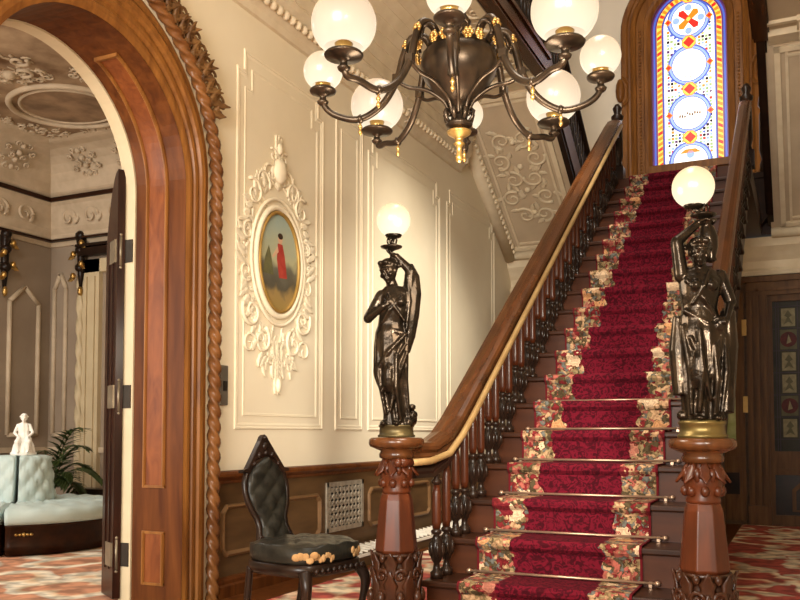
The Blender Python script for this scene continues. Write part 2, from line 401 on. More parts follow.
# jamb panel mouldings on the reveal (raised beads and sunk fields)
b = B()
def reveal(zs, arc, x, w, dep, mat):
    pth = []
    if arc is None:
        for z in zs: pth.append(((x, AY+AR, z), (1, 0, 0), (0, -1, 0)))
    else:
        for i in range(21):
            a = arc[0]+(arc[1]-arc[0])*i/20; pth.append(((x, AY+AR*math.cos(a), AZ+AR*math.sin(a)), (1, 0, 0), (0, -math.cos(a), -math.sin(a))))
    b.sweep(pth, [(-w/2, -.002), (-w/2, dep*.6), (-w*.15, dep), (w*.25, dep), (w/2, dep*.4), (w/2, -.002)], mat)
for zs in ((.13, .43), (.70, AZ), ):
    for x in (XL-.254, XL-.11): reveal(zs, None, x, .020, .018, 1)
    for z in zs[:1] if zs[1] == AZ else zs:
        b.bx(XL-.264, XL-.10, AY+AR-.011, AY+AR, z-.008, z+.008, 1)
    b.bx(XL-.244, XL-.12, AY+AR-.004, AY+AR, zs[0], zs[1], 2)
reveal(None, (0, PI/2.7), XL-.254, .020, .018, 1); reveal(None, (0, PI/2.7), XL-.11, .020, .018, 1); reveal(None, (0, PI/2.7), XL-.182, .13, .004, 2)
a = PI/2.7; b.box((XL-.182, AY+(AR-.008)*math.cos(a), AZ+(AR-.008)*math.sin(a)), (.165, .02, .02), 1)
b.build('jamb_panel', [OAKD, OAK, M('panel veneer', (96, 48, 20), (128, 70, 32), 5, (3, 3, .8), rough=.4, coat=.15, dist=1.2)], door)
b = B()
b.sweep([((XL-.392, p[0][1], p[0][2]), p[1], p[2]) for p in arch_path()], [(AR-.010, -.046), (AR-.010, .044), (AR+.034, .044), (AR+.034, -.046)]); b.build('jamb_edge', CREAM, door)
# rope moulding
pts = []; N_ = 0
z = 0.0
while z < AZ: pts.append((XL+.036, AY+1.0, z)); z += .012
nA = int(PI*1.14/.012)
for i in range(nA+1):
    a = PI*i/nA; rr = 1.0+.088*math.sin(a)
    pts.append((XL+.036, AY+rr*math.cos(a), AZ+rr*math.sin(a)))
z = AZ
while z > 0: pts.append((XL+.036, AY-1.0, z)); z -= .012
b = B(); b.tube(pts, .034, 18, 0, lobes=3, twist=.84, up=(1, 0, 0)); b.build('rope_moulding', M('rope wood', (96, 58, 30), (132, 86, 46), 6, rough=.32, coat=.5), door)
# carved leaf crest along the crown
b = B()
for i in range(64):
    a = math.radians(30+i*1.9); rr = 1.045+.09*math.sin(a)
    p = V((XL+.06, AY+rr*math.cos(a), AZ+rr*math.sin(a))); out = V((.25, math.cos(a), math.sin(a))); tan = V((0, -math.sin(a), math.cos(a)))
    sg = 1 if i % 2 else -1
    b.leaf(p-out*.03, out+tan*sg*.9, V((1, 0, 0)), .10+.025*(i % 3), .026, .5, 0, .05)
    b.ell(p+out*(.01+.03*(i % 2)), (.025, .02, .02), 0, n=7, k=5)
    b.tube([V((XL+.06, 0, 0))+V((0, AY, AZ))+(V((0, math.cos(a), math.sin(a)))*(rr+.04+.02*(i%2)))+V((.02, .028*math.cos(t), .028*math.sin(t))) for t in [k*.6 for k in range(9)]], .009, 5)
b.build('crest_carving', LEAFG, door)
# the opened door leaf, hinged on the parlour side
lf = struct(bpy.data.objects.new('door_2', None)); C.objects.link(lf)
hx0 = V((-3.715, 4.0, 0)); dd = V((-.85, .53, 0)).normalized(); nn = V((-dd.y, dd.x, 0))
wl = .25
poly = [(0, .03), (wl, .03), (wl, 2.2)] + [(wl*(1-t), 2.2+.42*(1-(1-t)**2.2)) for t in (.2, .4, .6, .8, 1)]
b = B(); b.prism(poly, hx0, dd, (0, 0, 1), nn, .045, 0)
for x0 in (.07, wl-.09):
    b.prism([(x0, .2), (x0+.02, .2), (x0+.02, 2.2), (x0, 2.2)], hx0+nn*.045, dd, (0, 0, 1), nn, .008, 0)
    b.prism([(x0, .2), (x0+.02, .2), (x0+.02, 2.2), (x0, 2.2)], hx0-nn*.008, dd, (0, 0, 1), nn, .008, 0)
b.build('leaf_panel', M('dark red door wood', (30, 13, 8), (50, 23, 12), 4, (5, 5, .6), rough=.3, coat=.5), lf)
for z in (2.12, 1.235, .29):
    b = B()
    for nk in (-.012, .045): b.prism([(.01, z-.07), (.13, z-.07), (.13, z+.07), (.01, z+.07)], hx0+nn*nk, dd, (0, 0, 1), nn, .012)
    b.bx(XL-.435, XL-.36, AY+AR-.017, AY+AR-.010, z-.07, z+.07, 1)
    b.cyl((-3.735, 3.985, z-.09), (-3.735, 3.985, z+.09), .012, n=10); b.ell((-3.735, 3.985, z+.1), (.013,)*3); b.ell((-3.735, 3.985, z-.1), (.013,)*3)
    b.build('hinge', [STEEL, DARKMET], lf)

# ------------------------------------------------------------------ left wall: plaster panels
def frame(b, ys, zs, ch=0.12, w=.045, d=.022, x=XL, mat=0):
    (y0, y1), (z0, z1) = ys, zs
    pl = [(y0, z0), (y1, z0), (y1, z1-ch), (y1-ch*.55, z1-ch), (y1-ch*.55, z1), (y0+ch*.55, z1), (y0+ch*.55, z1-ch), (y0, z1-ch)] if ch else [(y0, z0), (y1, z0), (y1, z1), (y0, z1)]
    n = len(pl); path = []
    for i in range(n):
        p, q, r = V(pl[i-1]), V(pl[i]), V(pl[(i+1) % n])
        t1 = (q-p).normalized(); t2 = (r-q).normalized(); n1 = V((-t1.y, t1.x)); n2 = V((-t2.y, t2.x)); mt = (n1+n2)/(1+n1.dot(n2))
        path.append(((x, q.x, q.y), (0, mt.x, mt.y), (1, 0, 0)))
    b.sweep(path, [(0, 0), (w*.1, d*.9), (w*.3, d), (w*.45, d*.4), (w*.7, d*.6), (w, 0)], mat, closed=True)
b = B()
for ys, ch in (((4.55, 5.67), .14), ((5.86, 6.32), 0), ((6.42, 8.02), .14), ((8.20, 9.72), .14)):
    frame(b, ys, (1.04, 3.56), ch, .045, .010); frame(b, (ys[0]+.09, ys[1]-.09), (1.13, 3.45), ch, .02, .006)
struct(b.build('trim_3', PLASTER))
# chair rail, wainscot, baseboard
b = B()
rp = [(0, 0), (.025, 0), (.03, .02), (.045, .03), (.06, .045), (.06, .06), (.05, .075), (0, .08)]
for y0, y1 in ((4.33, 10.2), (-3, 1.97)):
    b.sweep([((XL, y, .70), (1, 0, 0), (0, 0, 1)) for y in (y0, y1)], rp)
struct(b.build('trim_4', OAKD))
b = B()
for y0, y1 in ((4.33, 10.2), (-3, 1.97)):
    b.bx(XL, XL+.015, y0, y1, 0, .70)
def chframe(b, ys, zs, ch, w, d, x, mat=0):
    (y0, y1), (z0, z1) = ys, zs
    pl = [(y0+ch, z0), (y1-ch, z0), (y1, z0+ch), (y1, z1-ch), (y1-ch, z1), (y0+ch, z1), (y0, z1-ch), (y0, z0+ch)]
    n = len(pl); path = []
    for i in range(n):
        p, q, r = V(pl[i-1]), V(pl[i]), V(pl[(i+1) % n])
        t1 = (q-p).normalized(); t2 = (r-q).normalized(); n1 = V((-t1.y, t1.x)); n2 = V((-t2.y, t2.x)); mt = (n1+n2)/(1+n1.dot(n2))
        path.append(((x, q.x, q.y), (0, mt.x, mt.y), (1, 0, 0)))
    b.sweep(path, [(0, 0), (w*.15, d*.8), (w*.5, d), (w, 0)], mat, closed=True)
for ys in ((4.40, 4.90), (5.08, 5.62), (6.40, 7.0), (7.1, 7.7), (7.8, 8.4), (8.5, 9.1)):
    chframe(b, ys, (.24, .57), .05, .035, .022, XL+.015, 1)
struct(b.build('trim_5', [WAL, WALL2]))
b = B()
for y0, y1 in ((4.33, 10.2), (-3, 1.97)):
    b.sweep([((XL+.015, y, 0), (1, 0, 0), (0, 0, 1)) for y in (y0, y1)], [(0, 0), (.045, 0), (.045, .07), (.03, .08), (.03, .10), (.02, .115), (0, .12)])
struct(b.build('baseboard_left', OAKD))

# ------------------------------------------------------------------ air grille, wall plate, heating box
t = thing('air_grille', 'silvery pierced air grille set in the dark wainscot behind the chair', 'grille', (XL+.015, 6.0, .27))
b = B(); y0, y1, z0, z1 = 5.70, 6.30, .26, .64
b.bx(XL+.015, XL+.03, y0, y1, z0, z0+.035); b.bx(XL+.015, XL+.03, y0, y1, z1-.035, z1); b.bx(XL+.015, XL+.03, y0, y0+.03, z0, z1); b.bx(XL+.015, XL+.03, y1-.03, y1, z0, z1)
b.build('grille_frame', GRILLE, t)
b = B(); b.bx(XL+.0155, XL+.018, y0+.02, y1-.02, z0+.02, z1-.02, 1)
for i in range(9):
    for j in range(6):
        cy, cz = y0+.06+i*.06, z0+.06+j*.052
        b.tube([(XL+.022, cy+.022*math.cos(q), cz+.02*math.sin(q)) for q in [k*PI/4 for k in range(8)]], .006, 5, 0, closed=True)
        b.box((XL+.022, cy, cz), (.008, .012, .05), 0); b.box((XL+.022, cy, cz), (.008, .05, .008), 0)
b.build('pierced_lattice', [GRILLE, DARKMET], t)
t = thing('wall_plate', 'small dark grey box on the cream wall beside the rope moulding', 'switch box', (XL, 4.40, 1.18))
b = B(); b.bx(XL, XL+.03, 4.37, 4.45, 1.19, 1.44); b.build('cover', GREY, t, bev=.006)
b = B(); b.bx(XL+.03, XL+.042, 4.395, 4.425, 1.28, 1.34); b.build('toggle', DARKMET, t)

t = thing('heating_box', 'low wooden box with white light stripes on top along the left wainscot', 'radiator box', (-3.14, 6.9, 0))
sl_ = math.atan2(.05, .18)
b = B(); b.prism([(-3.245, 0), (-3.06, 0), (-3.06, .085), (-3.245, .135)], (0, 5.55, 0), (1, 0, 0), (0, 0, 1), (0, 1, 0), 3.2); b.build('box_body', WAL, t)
b = B(); b.bx(-3.065, -3.05, 5.55, 8.75, .075, .095); b.build('front_edge', STRIPE, t)
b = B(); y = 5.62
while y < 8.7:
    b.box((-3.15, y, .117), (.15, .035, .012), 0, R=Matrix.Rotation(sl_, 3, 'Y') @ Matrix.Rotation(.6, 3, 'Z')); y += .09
b.build('light_stripes', STRIPE, t)  # light falling between the balusters, built as white strips on the box

# ------------------------------------------------------------------ cartouche and oval painting
OC = V((XL, 5.045, 2.205)); U_, W_, N_ = V((0, 1, 0)), V((0, 0, 1)), V((1, 0, 0))
t = thing('plaster_cartouche', 'cream plaster relief of scrolls and leaves around the oval painting', 'wall relief', tuple(OC))
def ovalp(a, bb, n=48): return [(a*math.cos(2*PI*i/n), bb*math.sin(2*PI*i/n)) for i in range(n)]
b = B()
for (a, bb, r) in ((.285, .38, .022), (.335, .44, .012)):
    b.tube([OC+U_*x+W_*y+N_*.012 for x, y in ovalp(a, bb)], r, 8, 0, closed=True, up=(1, 0, 0))
b.build('oval_surround', PLASTER2, t)
b = B()
def ms(fn):
    for sg in (1, -1): fn(U_*sg)
def scrolls(Us):
    for (cx, cy, r, a, tn, d, th) in ((.30, .42, .10, 1, 1.3, 1, .02), (.36, .15, .07, 2, 1.2, -1, .016), (.38, -.12, .07, 4, 1.3, 1, .016), (.32, -.38, .11, .5, 1.4, -1, .022), (.20, -.56, .10, 2, 1.3, 1, .022), (.34, -.60, .08, 3, 1.3, -1, .018), (.10, .60, .08, 0, 1.2, 1, .018), (.20, .52, .09, 3.5, 1.3, -1, .018), (.07, .74, .05, 1, 1.2, 1, .014)):
        relief_tube(b, spiral(cx, cy, r, a, tn, d), OC, Us, W_, N_, th*.65)
    rg = random.Random(3)
    for i in range(60):
        q = rg.uniform(-PI/2, PI/2); k_ = rg.uniform(.98, 1.25)
        relief_leaf(b, .36*math.cos(q)*k_, .50*math.sin(q)*k_, rg.uniform(0, 6), rg.uniform(.05, .10), .016, OC, Us, W_, N_, th=.02)
    for i in range(34):
        q = -PI/2+PI*i/33
        x, y = .39*math.cos(q), .56*math.sin(q)
        relief_leaf(b, x, y, q+rg.uniform(-.9, .9), rg.uniform(.07, .15), rg.uniform(.018, .034), OC, Us, W_, N_, th=.03)
    for i in range(12):
        relief_leaf(b, rg.uniform(.02, .26), -.48-rg.uniform(0, .22), rg.uniform(-2.4, -.4), rg.uniform(.08, .15), .026, OC, Us, W_, N_, th=.03)
ms(scrolls)
for i in range(7):           # drop below and crown above
    for a in (-1.2, -PI/2, -1.95): relief_leaf(b, 0, -.62-i*.035, a, .10, .025, OC, U_, W_, N_, th=.03)
    for a in (1.2, PI/2, 1.95): relief_leaf(b, .01*math.sin(i*2), .52+i*.045, a, .11, .03-.002*i, OC, U_, W_, N_, th=.035)
b.ell(OC+W_*.64+N_*.02, (.035, .075, .09)); b.ell(OC+W_*.80+N_*.015, (.02, .03, .04)); b.ell(OC+W_*-.86+N_*.015, (.02, .025, .05))
b.build('scroll_relief', PLASTER2, t)
t = thing('oval_painting', 'oval painting of a figure in red outdoors in a gilt rim', 'painting', tuple(OC+N_*.012))
b = B(); b.tube([OC+U_*x+W_*y+N_*.02 for x, y in ovalp(.25, .345)], .014, 8, 0, closed=True, up=(1, 0, 0)); b.build('rim', M('dull gilt rim', (150, 116, 56), (178, 142, 80), 8, rough=.4, metal=.3), t)
m, N, L, bs = nt('painted landscape'); bs.inputs['Roughness'].default_value = .4
tc = N.new('ShaderNodeTexCoord'); sx = N.new('ShaderNodeSeparateXYZ'); L.new(tc.outputs['Object'], sx.inputs[0])
nz = N.new('ShaderNodeTexNoise'); nz.inputs['Scale'].default_value = 9; L.new(tc.outputs['Object'], nz.inputs['Vector'])
ad = N.new('ShaderNodeMath'); ad.operation = 'MULTIPLY_ADD'; ad.inputs[1].default_value = .22; L.new(nz.outputs['Fac'], ad.inputs[0]); L.new(sx.outputs[2], ad.inputs[2])
mr = N.new('ShaderNodeMapRange'); mr.inputs[1].default_value = -.24; mr.inputs[2].default_value = .45; L.new(ad.outputs[0], mr.inputs[0])
r = ramp(N, [(0, (150, 124, 70)), (.18, (150, 124, 76)), (.27, (84, 78, 64)), (.45, (104, 100, 84)), (.55, (170, 166, 130)), (1, (150, 168, 160))]); L.new(mr.outputs[0], r.inputs[0]); L.new(r.outputs[0], bs.inputs['Base Color'])
b = B(); b.prism(ovalp(.245, .34), OC+N_*.008, U_, W_, N_, .006, 0)
def flat(poly, mat, k): b.prism(poly, OC+N_*(.014+.0006*k), U_, W_, N_, .0005, mat)
flat([(-.02, .13), (.04, .13), (.07, .05), (.10, -.10), (.0, -.11), (-.03, .02)], 1, 1)
flat([(-.02, .11), (-.09, .03), (-.075, .02), (-.01, .07)], 2, 2); flat([(x*.10+.01, y*.10+.165) for x, y in ovalp(.3, .36, 12)], 2, 2); flat([(x*.10+.012, y*.10+.185) for x, y in ovalp(.32, .22, 12)], 3, 3)
flat([(-.17, .02), (-.13, .10), (-.10, .03), (-.07, -.1), (-.2, -.1)], 4, 1)
b.build('canvas', [m, M('painted red', (150, 52, 44), (170, 70, 56), 20), M('painted flesh', (200, 160, 130)), M('painted hair', (60, 44, 32)), M('painted green', (110, 104, 66), (90, 88, 60), 20)], t)

# ================================================================== STAIRCASE
RISE, RUN, Y1 = .17, .246, 3.43
SX0, SX1 = -1.60, -.37
def yr(j): return Y1+RUN*(j-1)
t = thing('staircase', 'broad dark wood staircase rising to the landing under the coloured window', 'staircase', (-1, 3.5, 0))
for j in range(1, 20):
    ex = .0
    b = B(); b.bx(SX0-ex, SX1+ex, yr(j)-.025, yr(j+1)+.01, RISE*j-.03, RISE*j); b.build('tread', STEPW, t, bev=.008)
    b = B(); b.bx(SX0+.02, SX1-.02, yr(j), yr(j)+.02, RISE*(j-1), RISE*j-.03); b.build('riser', M('riser wood', (48, 23, 11), (68, 35, 17), 3, (.7, 5, 5), rough=.4, coat=.1, spec=.15) if j == 1 else bpy.data.materials['riser wood'], t)
b = B(); b.bx(SX0+.02, SX1-.02, yr(20), yr(20)+.02, RISE*19, RISE*20-.01); b.build('riser', bpy.data.materials['riser wood'], t)
def string_poly(lo):
    p = [(yr(1)+.02, 0)]
    for j in range(1, 20): p += [(yr(j)+.02, RISE*j-.03), (yr(j+1)+.02, RISE*j-.03)]
    p += [(yr(20)+.02, RISE*19-.2), (yr(1)+.5, 0)]
    return p
for x in (SX0+.03, SX1-.07):
    b = B(); b.prism(string_poly(0), (x, 0, 0), (0, 1, 0), (0, 0, 1), (1, 0, 0), .04); b.build('string', STEPW, t)
b = B(); b.add([(SX0+.05, yr(1)+.45, 0), (SX1-.05, yr(1)+.45, 0), (SX1-.05, yr(20), RISE*19-.17), (SX0+.05, yr(20), RISE*19-.17)], [(0, 1, 2, 3)], 0, False)
for x in (-1.42, -.66): b.prism([(yr(1)+.52, 0), (8.1, 0), (8.1, 3.0), (yr(1)+.52, .02)], (x, 0, 0), (0, 1, 0), (0, 0, 1), (1, 0, 0), .03)
b.build('underside_panel', WAL, t)

# runner
RX0, RX1 = -1.42, -.65
t = tag(bpy.data.objects.new('stair_runner', None), 'crimson stair runner with floral borders down the middle of the stairs', 'stair runner'); C.objects.link(t)
path = [(2.92, .012), (yr(1)-.012, .012)]
for j in range(1, 21):
    zt = RISE*j
    path += [(yr(j)-.012, zt-.05), (yr(j)-.036, zt-.028), (yr(j)-.038, zt-.008), (yr(j)-.025, zt+.010)]
    if j < 20: path += [(yr(j+1)-.018, zt+.010), (yr(j+1)-.012, zt+.018)]
path += [(BY-.15, RISE*20+.010)]
me = bpy.data.meshes.new('runner_pile'); vs = []; uvs = []; s_ = 0; prev = None
for p in path:
    if prev: s_ += math.hypot(p[0]-prev[0], p[1]-prev[1])
    prev = p
    for k in range(2): vs.append(((RX0, RX1)[k], p[0], p[1])); uvs.append(((0, .77)[k], s_))
n = len(path)
low = [(x, y, z-.008) if True else 0 for x, y, z in vs]
fs = [(2*i, 2*i+1, 2*i+3, 2*i+2) for i in range(n-1)]
fs += [(2*n+2*i, 2*n+2*i+2, 2*n+2*i+3, 2*n+2*i+1) for i in range(n-1)]
fs += [(2*i, 2*i+2, 2*n+2*i+2, 2*n+2*i) for i in range(n-1)] + [(2*i+1, 2*n+2*i+1, 2*n+2*i+3, 2*i+3) for i in range(n-1)]
low = [(x, y+(.006), z-.006) for x, y, z in vs]
me.from_pydata(vs+low, [], fs); uvl = me.uv_layers.new(name='UVMap'); uu = uvs+uvs
for lp in me.loops: uvl.data[lp.index].uv = uu[lp.vertex_index]
me.materials.append(RUNNER); o = bpy.data.objects.new('runner_pile', me); C.objects.link(o); o.parent = t
ordn = ['first', 'second', 'third', 'fourth', 'fifth', 'sixth', 'seventh', 'eighth', 'ninth', 'tenth', 'eleventh', 'twelfth', 'thirteenth', 'fourteenth', 'fifteenth', 'sixteenth', 'seventeenth', 'eighteenth', 'nineteenth']
b = B(); b.cyl((-.43, 0, 0), (.43, 0, 0), .0062, n=10, mat=0)
for s in (-1, 1): b.ell((s*.435, 0, 0), (.014, .012, .012), 0, n=8, k=6); b.box((s*.405, .006, -.006), (.014, .018, .024), 0)
rod0 = b.build('stair_rod', RODM)
for j in range(1, 20):
    o = rod0 if j == 1 else dup(rod0)
    o.location = (-1.02, yr(j+1)-.027, RISE*j+.020)
    tag(o, 'pale metal rod holding the runner at the back of the %s stair tread' % ordn[j-1], 'stair rod', 'stair rods across the runner')

# balusters + rails
def rail_z(y): return .93+(y-3.675)*.691
def baluster_mb(h):
    bb = B()
    pr = [(.030, 0), (.030, .03), (.018, .04), (.014, .07), (.024, .085), (.034, .12), (.036, .15), (.026, .18), (.014, .20), (.024, .21), (.026, .22), (.016, .23)]
    bb.lathe(pr, n=12, mat=1)
    for k in range(6):
        a = k*PI/3; bb.ell((.030*math.cos(a), .030*math.sin(a), .135), (.012, .012, .035), 1, n=6, k=5)
    bb.lathe([(.018, .23), (.022, .26), (.021, h-.09), (.015, h-.05)], n=12, mat=0)
    bb.lathe([(.015, h-.05), (.024, h-.04), (.024, h-.03), (.014, h-.02), (.020, h), ], n=12, mat=1)
    return bb
def rail_sweep(path, w, h):
    b = B(); k = len(path); fr = []
    for i, p in enumerate(path):
        a = V(path[max(i-1, 0)]); c = V(path[min(i+1, k-1)]); tt = (c-a).normalized(); side = V((tt.y, -tt.x, 0)).normalized(); up = side.cross(tt)
        fr.append((p, side, up))
    pf = [(-w/2, -.02), (-w/2+.01, -.005), (-w*.25, .0), (0, .004), (w*.25, 0), (w/2-.01, -.005), (w/2, -.02), (w/2, -.035), (w*.40, -.05), (w*.46, -.065), (w*.42, -h*.85), (w*.3, -h), (-w*.3, -h), (-w*.42, -h*.85), (-w*.46, -.065), (-w*.40, -.05), (-w/2, -.035)]
    b.sweep(fr, pf); return b
def balustrade(side, X, newx, label):
    t = thing('balustrade', label, 'banister', (X, 4, .3), 0, 'banisters of the main stairs')
    ph = []
    for y, x in ((3.46, newx), (3.57, newx+(X-newx)*.3), (3.67, newx+(X-newx)*.75)): ph.append((x, y, .975))
    ph += [(X, 3.78, 1.02)]+[(X, y, rail_z(y)) for y in (3.92, 5, 6, 7, 7.9)] + [(X, 8.06, rail_z(8.06)-.01), (X, 8.16, rail_z(8.16)-.05)]
    rail_sweep(ph, .125 if side < 0 else .10, .105).build('handrail', RAILW, t)
    b = rail_sweep([(p[0], p[1], p[2]-.10) for p in ph], .07, .05); 
    for i in range(70):
        y = 3.9+i*.06; b.ell((X+(.04 if side < 0 else -.04), y, rail_z(y)-.135), (.012, .018, .02), 0, n=6, k=4)
    b.build('rail_underband', DARKW, t)
    protos = {}
    for j in range(2, 20):
        for q, off in enumerate((.055, .177)):
            y = yr(j)+off
            h = rail_z(y)-.145-RISE*j
            key = round(h, 3)
            if key not in protos:
                o = baluster_mb(h).build('baluster', [MAHOG, DARKW], t, loc=(0, 0, 0)); protos[key] = o; protos[key+100] = 1
            else:
                o = protos[key].copy(); C.objects.link(o); o.parent = t
            o.location = V((X, y, RISE*j))-parent_world(t)
    return t, ph
tL, phL = balustrade(-1, -1.555, -1.635, 'carved wooden banister with brown handrail on the left of the stairs')
# first builder call for a baluster leaves vertices local: shift them back by the parent offset
for o in list(tL.children):
    pass
tR, phR = balustrade(1, -.405, -.348, 'carved wooden banister behind the statue on the right of the stairs')
t = thing('brass_handrail', 'slim brass handrail fixed inside the left banister', 'handrail', (-1.49, 4, .9))
def bz(y): return .875+(y-3.675)*.691
bp_ = [(-1.56, 3.45, .885), (-1.52, 3.58, .888), (-1.485, 3.72, .92), (-1.472, 3.85, 1.0)]
sl = [(-1.47, y, bz(y)) for y in (4.0, 4.5, 5, 5.5, 6, 6.5, 7, 7.5, 8.0)]
b = B(); b.tube(bp_+sl, .0165, 10); b.build('rail_tube', BRASS, t)
b = B(); b.cyl((-1.582, 3.38, .885), (-1.56, 3.455, .885), .019, n=10); b.ell((-1.585, 3.372, .885), (.02, .02, .02)); b.build('end_cap', MAHOG, t)
for y in (4.4, 5.6, 6.8, 7.8):
    b = B(); zz = bz(y); xx = -1.47
    b.tube([(xx, y, zz-.01), (xx-.01, y, zz-.035), (-1.51, y, zz-.035)], .006, 6); b.build('bracket', BRASS, t)

# newel posts
def newel(x, y, label, phase=0):
    t = thing('newel_post', label, 'newel post', (x, y, 0), 0, 'newel posts of the staircase')
    b = B(); b.bx(x-.125, x+.125, y-.125, y+.125, 0, .10); b.bx(x-.11, x+.11, y-.11, y+.11, .10, .19); b.build('base_block', CARVE, t, bev=.01)
    b = B(); b.lathe([(.09, .19), (.10, .21), (.085, .23), (.10, .27), (.108, .33), (.105, .40), (.085, .455), (.09, .475), (.098, .485), (.085, .49)], (x, y, 0), 24)
    for k in range(8):
        a = phase+k*PI/4; d = V((math.cos(a), math.sin(a), 0))
        b.leaf(V((x, y, .235))+d*.09, V((d.x*.06, d.y*.06, 1)), d, .19, .034, .14, 0, .03)
        b.leaf(V((x, y, .37))+d*.10, V((-d.x*.15, -d.y*.15, 1)), d, .13, .034, .45, 0, .03)
        a2 = a+PI/8; d2 = V((math.cos(a2), math.sin(a2), 0)); c = V((x, y, .40))+d2*.105
        sd = V((-d2.y, d2.x, 0))
        b.tube([c+sd*.03*math.cos(q)*(1-q/9)+V((0, 0, .03*math.sin(q)*(1-q/9))) for q in [i*.6 for i in range(13)]], .009, 6)
        b.ell(V((x, y, .30))+d2*.112, (.02, .02, .035), n=7, k=5); b.ell(V((x, y, .47))+d2*.10, (.016, .016, .02), n=6, k=5)
    b.build('carved_base', CARVE, t)
    b = B(); b.lathe([(.085, .485), (.096, .50), (.094, .52), (.074, .72), (.066, .745), (.062, .75)], (x, y, 0), 8, smooth=False, a0=phase+PI/8); b.build('octagonal_shaft', MAHOG, t, bev=.004)
    b = B(); b.lathe([(.06, .745), (.066, .76), (.058, .775), (.070, .81), (.074, .84), (.062, .875), (.048, .89), (.055, .90)], (x, y, 0), 24)
    for k in range(8):
        a = phase+k*PI/4; d = V((math.cos(a), math.sin(a), 0))
        b.leaf(V((x, y, .90))+d*.05, V((d.x*.5, d.y*.5, -1)), d, .09, .025, .2, 0, .025)
        b.ell(V((x, y, .795))+d*.066, (.018, .018, .022), n=7, k=5)
        a2 = a+PI/8; b.ell(V((x, y, .855))+V((math.cos(a2), math.sin(a2), 0))*.068, (.015, .015, .03), n=7, k=5)
    b.build('carved_collar', MAHOG, t)
    b = B(); b.lathe([(.05, .895), (.075, .905), (.078, .92), (.07, .935), (.10, .948), (.118, .955), (.124, .968), (.122, .985), (.112, .994), (.02, .996)], (x, y, 0), 32); b.build('cap', RAILW, t)
NLX, NRX, NY = -1.638, -.348, 3.47
newel(NLX, NY, 'octagonal mahogany newel post at the left foot of the stairs', .2)
newel(NRX, NY, 'octagonal mahogany newel post at the right foot of the stairs', .2)
for x, lab in ((-1.555, 'dark carved newel at the top left of the stairs by the landing'), (-.405, 'dark carved newel at the top right of the stairs by the landing')):
    t = thing('landing_newel', lab, 'newel post', (x, 8.26, 3.4), 0, 'newel posts of the staircase')
    b = B(); b.bx(x-.06, x+.06, 8.20, 8.32, 3.4, 3.55); b.lathe([(.05, 3.55), (.035, 3.6), (.05, 3.66), (.045, 3.95), (.03, 4.0), (.055, 4.02), (.06, 4.05), (.03, 4.08), (.045, 4.13), (.02, 4.17)], (x, 8.26, 0), 12); b.build('turned_shaft', DARKW, t)

# ------------------------------------------------------------------ statues with globe lamps
def cap_(b, p, q, r0, r1):
    p, q = V(p), V(q); b.tube([p-(q-p).normalized()*r0*.3, p, q, q+(q-p).normalized()*r1*.3], [r0*.6, r0, r1, r1*.6], 10)
    b.ell(p, (r0,)*3, n=10, k=6); b.ell(q, (r1,)*3, n=10, k=6)
def hand(b, p, d, nrm, s=1.0):
    # palm and five bent fingers; d = pointing direction, nrm = palm side towards which fingers curl
    d = V(d).normalized(); nrm = V(nrm); nrm = (nrm-d*nrm.dot(d)).normalized(); q = d.cross(nrm); p = V(p)
    b.ell(p+d*.018*s, (.017*s, .017*s, .012*s), n=8, k=6)
    for i, ln in enumerate((.030, .035, .033, .026)):
        o = p+d*.028*s+q*(i-1.5)*.0095*s; m_ = o+d*ln*.55*s+nrm*.006*s; e = m_+d*ln*.3*s+nrm*.016*s
        b.tube([o-d*.008*s, o, m_, e], [.0052*s, .0056*s, .005*s, .004*s], 6); b.ell(e, (.0045*s,)*3, n=6, k=4)
    o = p+d*.012*s-q*.016*s; m_ = o-q*.012*s+d*.012*s+nrm*.006*s; e = m_+d*.014*s+nrm*.01*s
    b.tube([p, o, m_, e], [.007*s, .0062*s, .0055*s, .0045*s], 6)
def draped(b, rings, folds=11, seed=0):
    rg = random.Random(seed); ph = rg.uniform(0, 6); n = 44; rs = []
    # interpolate rings
    Z = [r[0] for r in rings]
    steps = 46
    for i in range(steps+1):
        z = Z[0]+(Z[-1]-Z[0])*i/steps
        k = max(j for j in range(len(Z)-1) if Z[j] <= z+1e-9); u = (z-Z[k])/(Z[k+1]-Z[k]); u = u*u*(3-2*u)*.6+u*.4
        cx, cy, rx, ry = [rings[k][m]+(rings[k+1][m]-rings[k][m])*u for m in (1, 2, 3, 4)]
        amp = .085*max(0, 1-max(0, z-.28)/.22)+.02
        ring = []
        for j in range(n):
            th = 2*PI*j/n
            f = 1+amp*(math.sin(folds*th+ph+z*9)+.5*math.sin(5*th-z*14+ph*2))*.6
            ring.append((cx+rx*f*math.cos(th), cy+ry*f*math.sin(th), z))
        rs.append(ring)
    b.rings(rs)
def head(b, c, s=1.0, tilt=0, turn=0, roll=0):
    R = Matrix.Rotation(turn, 3, 'Z') @ Matrix.Rotation(tilt, 3, 'X') @ Matrix.Rotation(roll, 3, 'Y')
    c = V(c)
    def e(p, r): b.ell(c+R @ V(p)*s, tuple(x*s for x in r), R=R, n=12, k=8)
    e((0, 0, 0), (.036, .043, .048)); e((0, -.012, -.022), (.027, .030, .032)); e((0, -.030, -.046), (.011, .011, .010))   # skull, jaw, chin (faces -y)
    e((0, -.045, -.010), (.0065, .010, .015)); e((0, -.038, .012), (.026, .009, .006))            # nose, brow
    e((0, -.040, -.031), (.012, .006, .004)); e((0, -.039, -.037), (.010, .006, .004))             # lips
    for sx in (-1, 1):
        e((sx*.014, -.038, .001), (.0075, .005, .0045)); e((sx*.020, -.030, -.016), (.011, .010, .011)); e((sx*.037, .002, -.006), (.005, .010, .013))
        for k in range(5): e((sx*(.012+.007*k), -.030+.014*k, .040-.007*k), (.015, .014, .013))       # waved hair
    e((0, .012, .022), (.042, .044, .036)); e((0, .048, .008), (.024, .024, .024))
